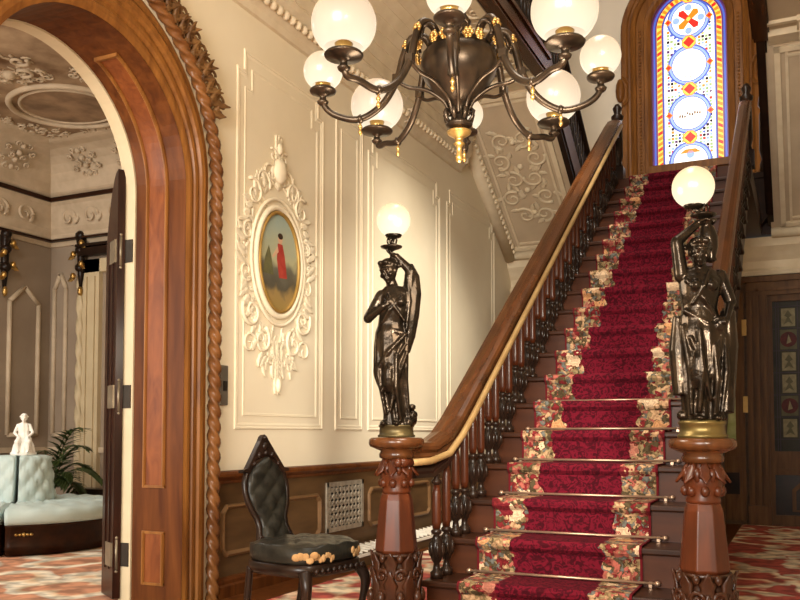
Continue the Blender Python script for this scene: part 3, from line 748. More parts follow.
def rocks(b, pts):
    for x, y, z, r in pts: b.ell((x, y, z), (r, r*.9, r*.8), n=8, k=5)

def lamp_parts(t, base, gz, gx, r, gm):
    """scroll holder and globe; local coordinates of the statue"""
    b = B(); x, y, z = base
    b.lathe([(.008, 0), (.014, .006), (.03, .012), (.05, .02), (.052, .026), (.03, .03), (.01, .034)], (x, y, z), 20)
    for k in range(3):
        a = k*2*PI/3+.3
        q = [(x+math.cos(a)*rr, y+math.sin(a)*rr, z+.03+zz) for rr, zz in ((.008, 0), (.022, .012), (.026, .028), (.016, .04), (.010, .034))]
        b.tube(q, .005, 6)
    top = gz-r*.93
    b.tube([(x, y, z+.03), (gx, y, top-.012)], .008, 8); b.lathe([(.012, -.014), (.034, -.008), (.040, .002), (.036, .016), (.030, .02)], (gx, y, top), 18)
    b.build('lamp_holder', BRONZE, t)
    b = B(); pr = [(r*math.sin(PI*i/20), -r*math.cos(PI*i/20)) for i in range(2, 20)]+[(.001, r)]
    b.lathe(pr, (0, 0, 0), 32)
    o = b.build('globe_shade', gm); o.parent = t; o.location = (gx, y, gz); return o
YAW = math.radians(25.05)
GLS = globe_mat('warm lit opal globe', (240, 190, 124), (255, 246, 214), 1.1, -.02, .08)
# --- left
PT = .996
t = thing('statue_lamp', 'dark bronze draped woman statue holding a lit globe on the left newel', 'statue lamp', (NLX, NY, PT), YAW, 'statue lamps on the newels'); t.scale = (.955,)*3
b = B(); b.lathe([(.086, 0), (.088, .008), (.080, .014), (.078, .046), (.084, .05), (.083, .056), (.02, .057)], n=32); b.build('plinth', M('dark bronze plinth', (52, 44, 28), (80, 68, 42), 6, rough=.4, metal=.6), t)
z0 = .054
b = B()
draped(b, [(z0-.003, .004, 0, .066, .062), (z0+.05, -.002, 0, .058, .056), (z0+.14, -.012, 0, .060, .058), (z0+.25, -.026, -.006, .078, .070), (z0+.36, -.026, 0, .080, .068), (z0+.43, -.028, 0, .072, .060), (z0+.475, -.026, 0, .060, .050), (z0+.53, -.014, -.004, .066, .054), (z0+.585, -.006, -.004, .074, .054), (z0+.622, -.002, 0, .076, .044), (z0+.65, -.010, 0, .046, .036)], 11, 1)
for s in (-1, 1): b.ell((-.008+s*.026, -.046, z0+.572), (.024, .024, .024))
cap_(b, (-.014, 0, z0+.64), (-.030, -.004, z0+.685), .028, .025)
head(b, (-.038, -.010, z0+.724), 1.05, tilt=.25, turn=-.5, roll=-.15)
# right arm raised over the head to the lamp, hung with cloth
cap_(b, (.056, .0, z0+.612), (.066, .0, z0+.725), .030, .026); cap_(b, (.066, 0, z0+.725), (.0, -.004, z0+.795), .025, .015)
hand(b, (.0, -.004, z0+.795), (-1, 0, .35), (0, -.2, 1), 1.0)
b.tube([(.06, .02, z0+.76), (.074, .02, z0+.70), (.076, .015, z0+.62), (.066, .01, z0+.52), (.056, .005, z0+.42), (.05, .0, z0+.34)], [.018, .036, .042, .042, .034, .014], 12)
for q in range(4): b.tube([(.05+.012*q, -.02+.012*q, z0+.70), (.06+.012*q, -.03+.014*q, z0+.58), (.045+.01*q, -.035+.014*q, z0+.44)], [.006, .010, .005], 6)
# left arm bent, elbow out, hand on the breast
cap_(b, (-.070, 0, z0+.608), (-.132, -.01, z0+.50), .029, .024); cap_(b, (-.132, -.01, z0+.50), (-.062, -.056, z0+.55), .023, .015)
hand(b, (-.062, -.052, z0+.55), (1, -.1, .5), (0, 1, 0), 1.0)
# diagonal folds and the leading knee
for (p, q, r) in (((.04, -.055, .42), (-.085, -.05, .26), .013), ((.045, -.05, .38), (-.07, -.062, .15), .012), ((.05, -.045, .34), (-.03, -.068, .06), .012), ((-.09, -.03, .40), (-.05, -.05, .05), .012), ((.0, -.07, .33), (.02, -.062, .02), .013), ((.05, -.02, .40), (.06, -.03, .02), .013), ((-.08, -.02, .46), (.05, -.05, .42), .015), ((.03, -.05, .60), (-.07, -.04, .47), .010), ((-.04, -.05, .62), (.04, -.045, .48), .009)):
    m_ = (V(p)+V(q))/2+V((-.012, -.012, 0)); b.tube([V(p)+V((0, 0, z0)), m_+V((0, 0, z0)), V(q)+V((0, 0, z0))], [r*.7, r, r*.6], 8)
b.ell((-.035, -.058, z0+.22), (.034, .032, .075))
rocks(b, [(.062, -.01, z0+.02, .035), (.075, .0, z0+.05, .026), (.055, -.035, z0+.012, .03), (-.05, -.03, z0+.006, .03), (.06, .03, z0+.03, .04), (.072, -.01, z0+.085, .02)])
for s in (-1, 1): b.ell((-.03+s*.03, -.072, z0+.008), (.017, .032, .013))
b.build('figure', BRONZE, t, loc=(0, 0, 0), remesh=.0042, smooth_it=1)
lamp_parts(t, (-.024, -.004, z0+.815), 1.02, -.014, .08, GLS)
# --- right
t = thing('statue_lamp', 'dark bronze statue with a vase and lit globe on the right newel', 'statue lamp', (NRX, NY, PT-.002), YAW, 'statue lamps on the newels'); t.scale = (.955,)*3
b = B(); b.lathe([(.096, 0), (.098, .012), (.088, .018), (.086, .05), (.092, .056), (.092, .066), (.085, .072), (.02, .074)], n=32); b.build('plinth', OLDB, t)
z0 = .071
b = B()
draped(b, [(z0-.003, -.003, 0, .072, .066), (z0+.06, -.003, 0, .074, .066), (z0+.16, -.002, 0, .080, .070), (z0+.26, .0, 0, .088, .072), (z0+.35, .0, 0, .090, .070), (z0+.41, -.002, 0, .076, .060), (z0+.455, -.003, 0, .070, .055), (z0+.51, -.003, -.004, .078, .060), (z0+.56, .0, -.004, .084, .056), (z0+.595, .0, 0, .070, .042), (z0+.615, .0, 0, .042, .034)], 13, 5)
for s in (-1, 1): b.ell((-.002+s*.030, -.050, z0+.535), (.026, .026, .026))
cap_(b, (0, 0, z0+.60), (-.004, -.012, z0+.64), .029, .026)
head(b, (-.006, -.020, z0+.678), 1.08, tilt=.2, turn=-.1, roll=.08)
cap_(b, (-.074, 0, z0+.582), (-.090, 0, z0+.72), .030, .025); cap_(b, (-.090, 0, z0+.72), (-.004, .005, z0+.795), .024, .015)
hand(b, (-.004, .005, z0+.795), (1, 0, .4), (0, -.3, -1), 1.1)
cap_(b, (.080, 0, z0+.582), (.118, -.01, z0+.475), .029, .024); cap_(b, (.118, -.01, z0+.475), (.085, -.055, z0+.40), .019, .014)
hand(b, (.085, -.055, z0+.40), (-.6, -.3, -.6), (0, 1, 0), 1.1)
for (p, q, r) in (((-.07, -.04, .56), (.05, -.05, .40), .011), ((-.08, -.03, .44), (.08, -.05, .33), .016), ((.085, -.03, .40), (.0, -.07, .15), .015), ((.09, -.02, .36), (.06, -.05, .02), .014), ((-.085, -.03, .38), (-.06, -.055, .02), .014), ((-.03, -.07, .36), (-.035, -.07, .03), .014), ((.03, -.068, .30), (.025, -.066, .01), .013), ((-.06, -.055, .33), (.01, -.075, .08), .012), ((.1, .0, .45), (.095, .0, .12), .02), ((.02, -.06, .6), (-.05, -.05, .46), .009)):
    m_ = (V(p)+V(q))/2+V((.008, -.014, 0)); b.tube([V(p)+V((0, 0, z0)), m_+V((0, 0, z0)), V(q)+V((0, 0, z0))], [r*.7, r, r*.6], 8)
b.ell((-.036, -.058, z0+.20), (.036, .034, .085))
b.tube([(.11, .0, z0+.44), (.108, .01, z0+.30), (.10, .01, z0+.15), (.092, .0, z0+.03)], [.03, .044, .04, .036], 12)
b.tube([(-.088, .01, z0+.42), (-.092, .01, z0+.28), (-.085, .0, z0+.10)], [.02, .034, .03], 12)
rocks(b, [(.07, -.01, z0+.02, .032), (-.07, .01, z0+.02, .03), (.05, -.045, z0+.012, .028), (.075, .02, z0+.06, .03), (.085, .01, z0+.11, .026), (.0, .05, z0+.02, .04)])
for s in (-1, 1): b.ell((s*.034, -.075, z0+.008), (.018, .034, .013))
b.build('figure', BRONZE, t, loc=(0, 0, 0), remesh=.0042, smooth_it=1)
b = B(); ax = V((-.12, 0, 1)).normalized(); vb = V((.056, .02, z0+.64))
b.lathe([(.010, 0), (.024, .008), (.02, .02), (.034, .06), (.038, .10), (.030, .14), (.020, .155), (.040, .165), (.042, .172), (.012, .178)], vb, 20, axis=ax); b.build('vase', BRONZE, t)
lamp_parts(t, tuple(vb+ax*.172+V((-.01, 0, 0))), 1.02, -.014, .084, GLS)

# ------------------------------------------------------------------ chandelier
HX, HY, HZ = -1.22, 3.17, 2.49
t = thing('chandelier', 'large dark bronze chandelier with lit globe shades above the stairs', 'chandelier', (HX, HY, HZ))
b = B()
b.lathe([(.006, -.40), (.014, -.39), (.016, -.375), (.010, -.36), (.012, -.335), (.024, -.325), (.014, -.315), (.018, -.30), (.045, -.285), (.050, -.275), (.03, -.265)], (HX, HY, HZ), 20); b.build('finial', GILT, t)
b = B()
b.lathe([(.03, -.268), (.05, -.255), (.055, -.245), (.035, -.23), (.028, -.20), (.032, -.17), (.05, -.155), (.10, -.115), (.14, -.06), (.155, -.01), (.148, .035), (.125, .055), (.13, .065), (.12, .075), (.05, .09), (.035, .14), (.05, .17), (.03, .20), (.022, .30)], (HX, HY, HZ), 28)
for k in range(8):
    a = k*PI/4; d = V((math.cos(a), math.sin(a), 0)); o = V((HX, HY, HZ))
    b.tube([o+d*.03+V((0, 0, -.25)), o+d*.055+V((0, 0, -.225)), o+d*.062+V((0, 0, -.20)), o+d*.05+V((0, 0, -.19))], .008, 6)
b.build('bowl', GASOL, t)
b = B(); b.cyl((HX, HY, HZ+.28), (HX, HY, TOP), .018, n=12)
for z in (.5, .9, 1.6, 2.6, 3.6): b.lathe([(.018, 0), (.035, .02), (.04, .04), (.02, .07)], (HX, HY, HZ+z), 14)
b.lathe([(.02, TOP-HZ-.10), (.08, TOP-HZ-.05), (.11, TOP-HZ)], (HX, HY, HZ), 20); b.build('stem', GASOL, t)
GBIG = globe_mat('cream lit globe', (206, 168, 128), (255, 240, 212), 1.0, -.04, .118)
GSM = globe_mat('small cream lit globe', (218, 178, 132), (255, 242, 214), 1.03, -.025, .08)
base_a = math.atan2(-3.18, 1.235)-.06
def cr(pts, n=6):
    out = []; P = [pts[0]]+list(pts)+[pts[-1]]
    for i in range(1, len(P)-2):
        for k in range(n):
            u = k/n; p0, p1, p2, p3 = [V(q) for q in P[i-1:i+3]]
            out.append(.5*((2*p1)+(p2-p0)*u+(2*p0-5*p1+4*p2-p3)*u*u+(3*p1-p0-3*p2+p3)*u**3))
    out.append(V(pts[-1])); return out
def arm(kind, a, tier=0):
    big = kind; r = .118 if big else .08
    R = .555
    if tier: R = .36; r = .09
    dz = .70 if tier else 0
    O = V((HX, HY, HZ+dz)); d = V((math.cos(a), math.sin(a), 0)); up = V((0, 0, 1))
    cupz = -r*.9-.03
    P = lambda rr, z: O+d*rr+up*z
    prof = [(.09, .02), (.13, .11), (.19, .115), (.225, .04), (.25, -.05), (.31, -.15), (.40, -.205), (.49, -.19), (R-.012, cupz-.05), (R, cupz)] if not tier else [(.03, -.05), (.07, .02), (.12, .03), (.16, -.06), (.22, -.15), (.30, -.16), (.345, cupz-.03), (.36, cupz)]
    bb = B(); pp = cr([P(*q) for q in prof]); kk = len(pp)
    bb.tube(pp, [.017-.005*i/kk for i in range(kk)], 10)
    if not tier:
        bb.tube(cr([P(.035, -.21), P(.06, -.15), P(.13, -.10), P(.20, -.085), P(.245, -.06)]), .008, 8)
        sd = V((-d.y, d.x, 0))
        for s in (-1, 1):
            bb.tube([P(.16, .075)+sd*s*(.02+.025*math.cos(q))+up*.03*math.sin(q)+d*.01*q for q in [i*.55 for i in range(10)]], .007, 6)
        bb.lathe([(.012, -.012), (.02, 0), (.012, .012)], P(.40, -.205), 10, axis=d); bb.box(P(.25, -.045), (.03, .03, .03))
    bb.lathe([(.012, -.020), (.021, -.012), (.024, -.004), (.014, .004), (.013, .018), (.028, .026), (.068 if big else .052, .034), (.072 if big else .055, .041), (.066 if big else .05, .048), (.03, .054)], P(R, cupz-.02), 22)
    ao = bb.build('arm', GASOL, t)
    def child(b2, nm, m):
        o = b2.build(nm, m, t); o.parent = ao
        return o
    g = B(); g.lathe([(.026, .0), (.034, .008), (.030, .018), (.034, .03), (.026, .036)], P(R, cupz+.032), 18); child(g, 'shade_collar', GILT)
    if not tier:
        g = B(); g.lathe([(.001, -.06), (.006, -.055), (.009, -.045), (.004, -.036), (.006, -.03), (.010, -.024), (.004, -.014), (.008, 0)], P(.40, -.213), 10); child(g, 'pendant', GILT)
        for s, rr, zz in ((-1, .17, .05), (1, .17, .05), (0, .215, .085)):
            sd = V((-d.y, d.x, 0)); c = P(rr, zz)+sd*s*.045; g = B()
            for q in range(6): g.ell(c+sd*.014*math.cos(q*PI/3)+up*.014*math.sin(q*PI/3), (.010, .010, .010), n=6, k=4)
            g.ell(c+d*.008, (.010,)*3, n=6, k=4); child(g, 'rosette', GILT)
    gl = B(); pr = [(r*math.sin(PI*i/24), -r*math.cos(PI*i/24)*(.96 if i < 12 else 1)) for i in range(5, 24)]+[(.001, r)]
    gl.lathe(pr, (0, 0, 0), 32, cap=False)
    o = gl.build('globe_shade', GBIG if r > .085 else GSM); o.parent = ao; o.location = P(R, 0)-V((HX, HY, HZ))
    return o
for k in range(8): arm(k % 2 == 1, base_a-k*PI/4)
for k in range(4): arm(False, base_a-PI/8-.35-k*PI/2, 1)

# ------------------------------------------------------------------ black side chair
t = thing('side_chair', 'worn black tufted leather side chair with carved crest by the wainscot', 'chair', (-2.265, 3.725, .011), math.radians(-13))
def tuft(u, v): return abs(math.cos(PI*(u+v))*math.cos(PI*(u-v)))**.4
def sup(a, n=3.2):
    c, s = math.cos(a), math.sin(a); return (abs(c)**(2/n)*(1 if c > 0 else -1), abs(s)**(2/n)*(1 if s > 0 else -1))
b = B(); rs = []
for i in range(15):            # seat cushion: crowned and buttoned
    q = i/14; ring = []
    for j in range(48):
        cx, cy = sup(2*PI*j/48); x, y = .225*cx*(1-q), .235*cy*(1-q)
        if i == 0: z = .385
        elif i == 1: x, y, z = .232*cx, .242*cy, .40
        else:
            x, y = .232*cx*(1-(i-2)/12.5), .242*cy*(1-(i-2)/12.5); z = .425+.055*math.sqrt(max(0, 1-(x/.25)**2*.7-(y/.26)**2*.7))+.016*tuft(x*7, y*7)
        ring.append((x, y, z))
    rs.append(ring)
b.rings(rs); b.build('seat_cushion', LEATHER, t)
rg = random.Random(5)             # torn patches showing stuffing along the front edge
for (ang, ln) in ((-.75, .06), (-.40, .04), (-.12, .03), (.45, .055)):
    b = B(); sx_, sy_ = sup(ang); c = V((.229*sx_, .239*sy_, .412)); tg = V((-sup(ang+.05)[1], sup(ang+.05)[0], 0)).normalized()
    nx = V((abs(sx_)**2.2*(1 if sx_ > 0 else -1), abs(sy_)**2.2*(1 if sy_ > 0 else -1), 0)).normalized(); Rq = Matrix.Rotation(math.atan2(nx.y, nx.x), 3, 'Z'); tg = V((-nx.y, nx.x, 0))
    for k in range(5): b.ell(c+tg*(k-2)*.36*ln+V((0, 0, rg.uniform(-.008, .018))), (.0075, ln*.36, .014+.006*rg.random()), R=Rq, n=8, k=5)
    b.build('stuffing_tear', STUFF, t)
b = B(); pr = []
for r_, z in ((.218, .385), (.236, .378), (.240, .35), (.232, .335), (.225, .325), (.20, .325)): pr.append([(r_*sup(2*PI*j/40)[0], (r_+.008)*sup(2*PI*j/40)[1], z) for j in range(40)])
b.rings(pr)
for k in range(9):
    y = -.16+k*.04; b.ell((.238, y, .353), (.012, .016, .014), n=8, k=5)
b.build('seat_rail', DARKW, t)
for sx, sy in ((1, -1), (1, 1), (-1, -1), (-1, 1)):
    b = B(); x, y = .19*sx, .19*sy
    if sx > 0: b.tube(cr([(x, y, .345), (x+.028, y+sy*.02, .28), (x+.022, y+sy*.015, .20), (x, y, .10), (x-.006, y-sy*.003, .04), (x+.015, y+sy*.01, .012)]), [.034-.022*min(1, i/18) for i in range(31)], 10)
    else: b.tube(cr([(x, y, .345), (x-.01, y, .25), (x-.03, y, .12), (x-.07, y, .01)]), .018, 8)
    b.ell((x+(.015 if sx > 0 else -.07), y+(sy*.01 if sx > 0 else 0), .012), (.022, .022, .012)); b.build('leg', DARKW, t)
def back_w(v):   # half width over height 0..1 (spoon back)
    return [.115, .10, .085, .092, .115, .132, .140, .138, .122, .085, .0][min(10, int(v*10))]+(([.115, .10, .085, .092, .115, .132, .140, .138, .122, .085, .0][min(10, int(v*10)+1)]-[.115, .10, .085, .092, .115, .132, .140, .138, .122, .085, .0][min(10, int(v*10))])*(v*10-int(v*10)))
def bpos(y, v): return V((-.20-.10*v-.02*math.sin(PI*v), y, .44+.44*v))
b = B(); nu, nv = 24, 40; fr_, bk = [], []
for j in range(nv+1):
    v = .002+.996*j/nv; w = back_w(v)*.95
    ra, rb = [], []
    for i in range(nu+1):
        u = -1+2*i/nu; y = u*w; p = bpos(y, v); dome = math.sqrt(max(0, 1-u*u))
        ra.append(p+V((.012+.030*dome*(.45+.55*tuft(y*9+.0, v*4.2)), 0, 0))); rb.append(p+V((-.012-.012*dome, 0, 0)))
    fr_.append(ra+rb[::-1])
b.rings(fr_); b.build('tufted_back', LEATHER, t)
b = B()
pth = [bpos(back_w(v)*1.0+.006, v) for v in [i/20 for i in range(20)]]+[bpos(-back_w(v)-.006, v) for v in [i/20 for i in range(19, -1, -1)]]
b.tube(pth, .016, 8)
for s in (-1, 1):
    b.tube([(-.19, s*.15, .345), (-.20, s*.13, .40), bpos(s*.125, 0)], [.022, .02, .016], 8)
    b.tube([bpos(s*.10, .02)+V((0, s*.02*math.cos(q), .02*math.sin(q)+.01)) for q in [i*.5 for i in range(12)]], .010, 6)
b.build('back_frame', DARKW, t)
b = B(); topv = .92
O = bpos(0, topv); b.prism([(-.12, -.06), (.12, -.06), (.075, .03), (0, .07), (-.075, .03)], O+V((-.012, 0, 0)), (0, 1, 0), (-.1, 0, 1), (1, 0, .1), .02, 0)
b.prism([(-.165, -.045), (-.165, -.030), (-.13, -.025), (-.03, .115), (-.015, .14), (0, .15), (.015, .14), (.03, .115), (.13, -.025), (.165, -.030), (.165, -.045), (.115, -.05), (.07, .02), (0, .045), (-.07, .02), (-.115, -.05)], O+V((-.018, 0, 0)), (0, 1, 0), (-.1, 0, 1), (1, 0, .1), .036, 0)
for (y, z, r) in ((0, .09, .022), (-.045, .045, .015), (.045, .045, .015), (0, .135, .014), (-.085, .0, .012), (.085, 0, .012), (0, .055, .014)): b.ell(O+V((.018-.1*z, y, z)), (.012, r, r), n=8, k=5)
b.build('carved_crest', DARKW, t, bev=.004)

# ================================================================== SIDE FLIGHTS AND GALLERIES
def slope_z(y): return CZ-(y-BEND)*.664     # underside line of both upper flights
SE = 10.21
def side_flight(xa, xb, side, label):
    """xa = wall side, xb = string side"""
    t = thing('upper_flight', label, 'staircase', (xb, BEND, CZ), 0, 'upper stair flights')
    lo, hi = min(xa, xb), max(xa, xb)
    b = B(); b.prism([(BEND, CZ), (SE, slope_z(SE)), (SE, slope_z(SE)+.14), (BEND, CZ+.14)], (lo, 0, 0), (0, 1, 0), (0, 0, 1), (1, 0, 0), hi-lo); b.build('soffit', TAUPE, t)
    dn = V((0, -.664, -1)).normalized(); dv = V((0, 1, -.664)).normalized()
    b = B(); Lc = (SE-BEND)*1.22
    mid = V(((lo+hi)/2, BEND, CZ))+dv*Lc*.5
    def bar(x0, x1, s0, s1, h): # a raised strip on the soffit
        b.prism([(x0, s0), (x1, s0), (x1, s1), (x0, s1)], V((0, BEND, CZ)), (1, 0, 0), dv, dn, h)
    for ins, w_, h in ((.10, .05, .03), (.19, .025, .016)):
        bar(lo+ins, lo+ins+w_, .12, Lc-.14, h); bar(hi-ins-w_, hi-ins, .12, Lc-.14, h); bar(lo+ins, hi-ins, .12+ins-.1, .12+ins-.1+w_, h); bar(lo+ins, hi-ins, Lc-.14-w_-ins+.1, Lc-.14-ins+.1, h)
    if side < 0:
        scrollwork(b, mid, (1, 0, 0), dv, dn, .52, 1.35, 4, .018)
    else:
        scrollwork(b, mid+V((.1, 0, 0)), (1, 0, 0), dv, dn, .52, 1.35, 9, .016)
    b.build('soffit_relief', TAUPE2, t)
    b = B(); xw = xa+(.05 if side < 0 else -.05); b.tube([(xw, BEND+.35, slope_z(BEND+.35)-.05), (xw, SE-.03, slope_z(SE)-.03)], .075, 10)
    for i in range(24):
        yy = BEND+.4+(SE-BEND-.45)*i/23; b.ell((xw+(.075 if side < 0 else -.075), yy, slope_z(yy)-.05), (.03, .03, .03), n=6, k=4)
    b.build('wall_moulding', TAUPE2, t)
    b = B(); b.tube([(lo, SE-.02, slope_z(SE)+.0), (hi, SE-.02, slope_z(SE)+.0)], .06, 10); b.build('end_roll', TAUPE2, t)
    th = .06
    x0 = xb-th/2
    b = B(); b.prism([(BEND-.05, CZ-.02), (SE-.25, slope_z(SE-.25)-.03), (SE-.08, slope_z(SE-.1)+.0), (SE, slope_z(SE)+.10), (SE, slope_z(SE)+.42), (BEND-.05, CZ+.36)], (x0, 0, 0), (0, 1, 0), (0, 0, 1), (1, 0, 0), th)
    b.prism([(BEND-.05, CZ+.03), (SE-.1, slope_z(SE-.1)+.03), (SE-.1, slope_z(SE-.1)+.08), (BEND-.05, CZ+.08)], (x0-.015, 0, 0), (0, 1, 0), (0, 0, 1), (1, 0, 0), th+.03); b.build('string', DARKW, t)
    rail_sweep([(xb, y, slope_z(y)+1.02) for y in (BEND-.1, 9, 9.6, 10.1)], .09, .08).build('handrail', DARKW, t)
    pro = None
    y = BEND
    while y < 10.1:
        if pro is None:
            b = B(); b.lathe([(.022, 0), (.022, .05), (.012, .07), (.026, .14), (.03, .2), (.012, .27), (.016, .3), (.014, .6)], n=8); pro = b.build('baluster', DARKW); o = pro; o.parent = t
        else: o = pro.copy(); C.objects.link(o); o.parent = t
        o.location = V((xb, y, slope_z(y)+.38))-V((xb, BEND, CZ)); y += .125
    return t
side_flight(XL, XS, -1, 'upper stair flight with plaster underside rising along the left wall')
side_flight(XR, XS2, 1, 'upper stair flight with plaster underside above the door on the right')
def gallery(x, label, y0):
    t = thing('gallery_balustrade', label, 'balustrade', (x, y0, CZ), 0, 'upper gallery railings')
    b = B(); b.bx(x-.06, x+.06, -3, BEND-.02, CZ-.05, CZ+.16); b.bx(x-.08, x+.08, -3, BEND-.03, CZ+.14, CZ+.18); b.bx(x-.072, x+.072, -3, BEND-.03, CZ-.02, CZ+.03); b.build('fascia_beam', RAILW, t)
    b = B(); b.bx(x-.05, x+.05, -3, BEND, CZ+.86, CZ+.94); b.build('handrail', DARKW, t)
    b = B(); 
    pro = None; y = y0
    while y < BEND:
        if pro is None:
            b = B(); b.lathe([(.022, 0), (.022, .06), (.012, .08), (.030, .16), (.034, .22), (.012, .30), (.018, .34), (.014, .62), (.022, .64), (.022, .69)], n=8)
            for k in range(4): b.ell((.03*math.cos(k*PI/2), .03*math.sin(k*PI/2), .45), (.02, .02, .05), n=6, k=4)
            pro = b.build('baluster', DARKW); o = pro; o.parent = t
        else: o = pro.copy(); C.objects.link(o); o.parent = t
        o.location = V((x, y, CZ+.17))-V((x, y0, CZ)); y += .11
gallery(XS, 'dark railing and beam of the left upper gallery behind the chandelier', 5.0)
gallery(XS2, 'dark railing and beam of the right upper gallery at the frame edge', 5.6)
# landing edge panel between the right rail and the string
t = thing('landing_edge', 'dark curved wooden drop panel below the right upper flight', 'landing panel', (-.30, 10.1, 3.3))
b = B(); pl = [(-.56, 3.80), (-.56, 3.25), (-.46, 3.25), (-.36, 3.28), (-.29, 3.36), (-.265, 3.5), (-.265, 3.80)]
b.prism(pl, (0, 10.0, 0), (1, 0, 0), (0, 0, 1), (0, 1, 0), .15); b.bx(-.57, -.26, 9.98, 10.16, 3.78, 3.84); b.bx(-.54, -.40, 9.97, 10.0, 3.42, 3.75); b.build('drop_panel', M('matt dark panel', (26, 16, 10), (42, 26, 17), 8, rough=.7, spec=.1), t)
b = B(); b.lathe([(.05, 3.84), (.05, 3.95), (.03, 4.0), (.055, 4.1), (.05, 4.5), (.03, 4.55), (.06, 4.6), (.05, 4.7)], (-.32, 10.08, 0), 12); b.build('post', DARKW, t)
# ceiling ornament of the left gallery and cross ribs
b = B()
for xa, xb in ((XL+.55, XS-.06), (XS2+.06, XR)):
    b.bx(xa-.5 if xa < -1 else xa, xb, BEND-.12, BEND+.06, CZ-.06, CZ+.01); b.bx(xa-.5 if xa < -1 else xa, xb, BEND-.30, BEND-.25, CZ-.03, CZ)
b.bx(XS-.16, XS-.08, 2, BEND, CZ-.03, CZ); b.bx(XL+.62, XL+.67, 2, BEND, CZ-.03, CZ)
for k, yy in enumerate((7.2, 5.6, 4.0)):
    scrollwork(b, (-2.52, yy, CZ), (1, 0, 0), (0, 1, 0), (0, 0, -1), .40, 1.3, 20+k, .016)
    b.tube([(-2.52+.2*math.cos(q), yy+.2*math.sin(q), CZ-.01) for q in [i*PI/12 for i in range(24)]], .02, 6, closed=True)
struct(b.build('trim_6', TAUPE2))
t = thing('corbel', 'carved plaster corbel under the right gallery at the top right edge', 'corbel', (.12, 8.1, 4.65))
b = B(); b.prism([(0, 0), (.30, 0), (.30, -.05), (.24, -.10), (.14, -.20), (.04, -.34), (0, -.36)], (.04, BEND+.02, CZ-.04), (0, -1, 0), (0, 0, 1), (1, 0, 0), .17)
for q in range(5): b.ell((.125, BEND-.26+q*.055, CZ-.12-q*.05), (.06, .03, .035), n=8, k=5)
b.bx(.02, .23, BEND-.32, BEND+.03, CZ-.05, CZ-.0); b.build('bracket_scroll', TAUPE2, t)

# ================================================================== WINDOW
w = struct(bpy.data.objects.new('window_1', None)); C.objects.link(w)
def wpath(R, zb, n=24):
    p = [((WX, BY, zb), (1, 0, 0), (0, -1, 0)), ((WX, BY, WZ), (1, 0, 0), (0, -1, 0))]
    p = [((WX, BY, zb), (1, 0, 0), (0, -1, 0))]
    for i in range(n+1):
        a = PI*i/n; p.append(((WX, BY, WZ), (math.cos(a), 0, math.sin(a)), (0, -1, 0)))
    p.append(((WX, BY, zb), (-1, 0, 0), (0, -1, 0))); return p
b = B(); b.sweep(wpath(0, 3.4), [(WR-.03, -.15), (WR-.03, .02), (WR+.01, .05), (WR+.05, .06), (WR+.06, .04), (WR+.15, .04), (WR+.16, .07), (WR+.19, .09), (WR+.22, .07), (WR+.24, .03), (WR+.24, -.0), (WR, -.15)])
b.sweep(wpath(0, 3.4), [(WR+.2, 0), (WR+.2, .05), (WR+.25, .06), (WR+.28, .035), (WR+.33, .05), (WR+.35, .03), (WR+.35, 0)])
b.bx(WX-WR, WX+WR, BY-.09, BY+.03, WS-.09, WS); b.bx(WX-WR, WX+WR, BY-.02, BY+.02, 3.4, WS-.09)
for s in (-1, 1):
    b.bx(WX+s*(WR+.02), WX+s*(WR+.36), BY-.10, BY, 3.4, 3.75)
    b.ell((WX+s*(WR+.36), BY-.05, 5.45), (.06, .05, .16)); b.leaf((WX+s*(WR+.25), BY-.03, 5.45), (s*.3, 0, 1), (s*.6, -1, 0), .22, .05, .4)
    b.leaf((WX+s*(WR+.25), BY-.03, 5.42), (s*.3, 0, -1), (s*.6, -1, 0), .22, .05, .4); b.leaf((WX+s*(WR+.22), BY-.05, 4.0), (s*.5, 0, 1), (s*.6, -1, 0), .25, .06, .4)
for s in (-1, 1):
    z = 3.8
    while z < WZ: b.ell((WX+s*(WR+.105), BY-.045, z), (.016, .012, .016), n=6, k=4); z += .045
b.build('window_casing', OAK, w)
ER, EO, EY, EW, EBL, ELB, EPU, EGR = [EM('glass '+n_, c, s) for n_, c, s in (('red', (214, 34, 20), .9), ('orange', (240, 130, 20), .95), ('yellow', (252, 205, 80), .95), ('white', (255, 253, 248), 1.15), ('blue', (70, 96, 200), .8), ('pale blue', (150, 180, 232), .9), ('purple', (92, 44, 110), .7), ('green', (150, 180, 120), .85))]
LEAD = M('lead came', (60, 50, 60), (70, 60, 66), 8, rough=.6)
b = B(); mats = [EW, EPU, EBL, EO, EY, ER, ELB, EGR, LEAD]
GY = BY+.06
def archpoly(i, n=24, zb=WS):
    R = WR-i
    return [(WX+R, zb+i*0)]+[(WX+R*math.cos(PI*k/n), WZ+R*math.sin(PI*k/n)) for k in range(n+1)]+[(WX-R, zb)]
lay = [0]
def pane(poly, mat):
    lay[0] += 1; b.prism(poly, (0, GY-.0006*lay[0], 0), (1, 0, 0), (0, 0, 1), (0, -1, 0), .0005, mat)
def same(polys_m):
    lay[0] += 1
    for poly, mat in polys_m: b.prism(poly, (0, GY-.0006*lay[0], 0), (1, 0, 0), (0, 0, 1), (0, -1, 0), .0005, mat)
pane(archpoly(0), 0); pane(archpoly(.025), 1); pane(archpoly(.048), 2); pane(archpoly(.072), 1)
pane(archpoly(.092), 4)
seg = []
ln = WZ-WS; nseg = 26
for s in (-1, 1):
    for k in range(nseg):
        z0_ = WS+ln*k/nseg; z1_ = z0_+ln/nseg*.6; xa = WX+s*(WR-.095); xb = WX+s*(WR-.15)
        seg.append(([(xa, z0_), (xb, z0_+.03), (xb, z1_+.03), (xa, z1_)], 3 if k % 3 else 5))
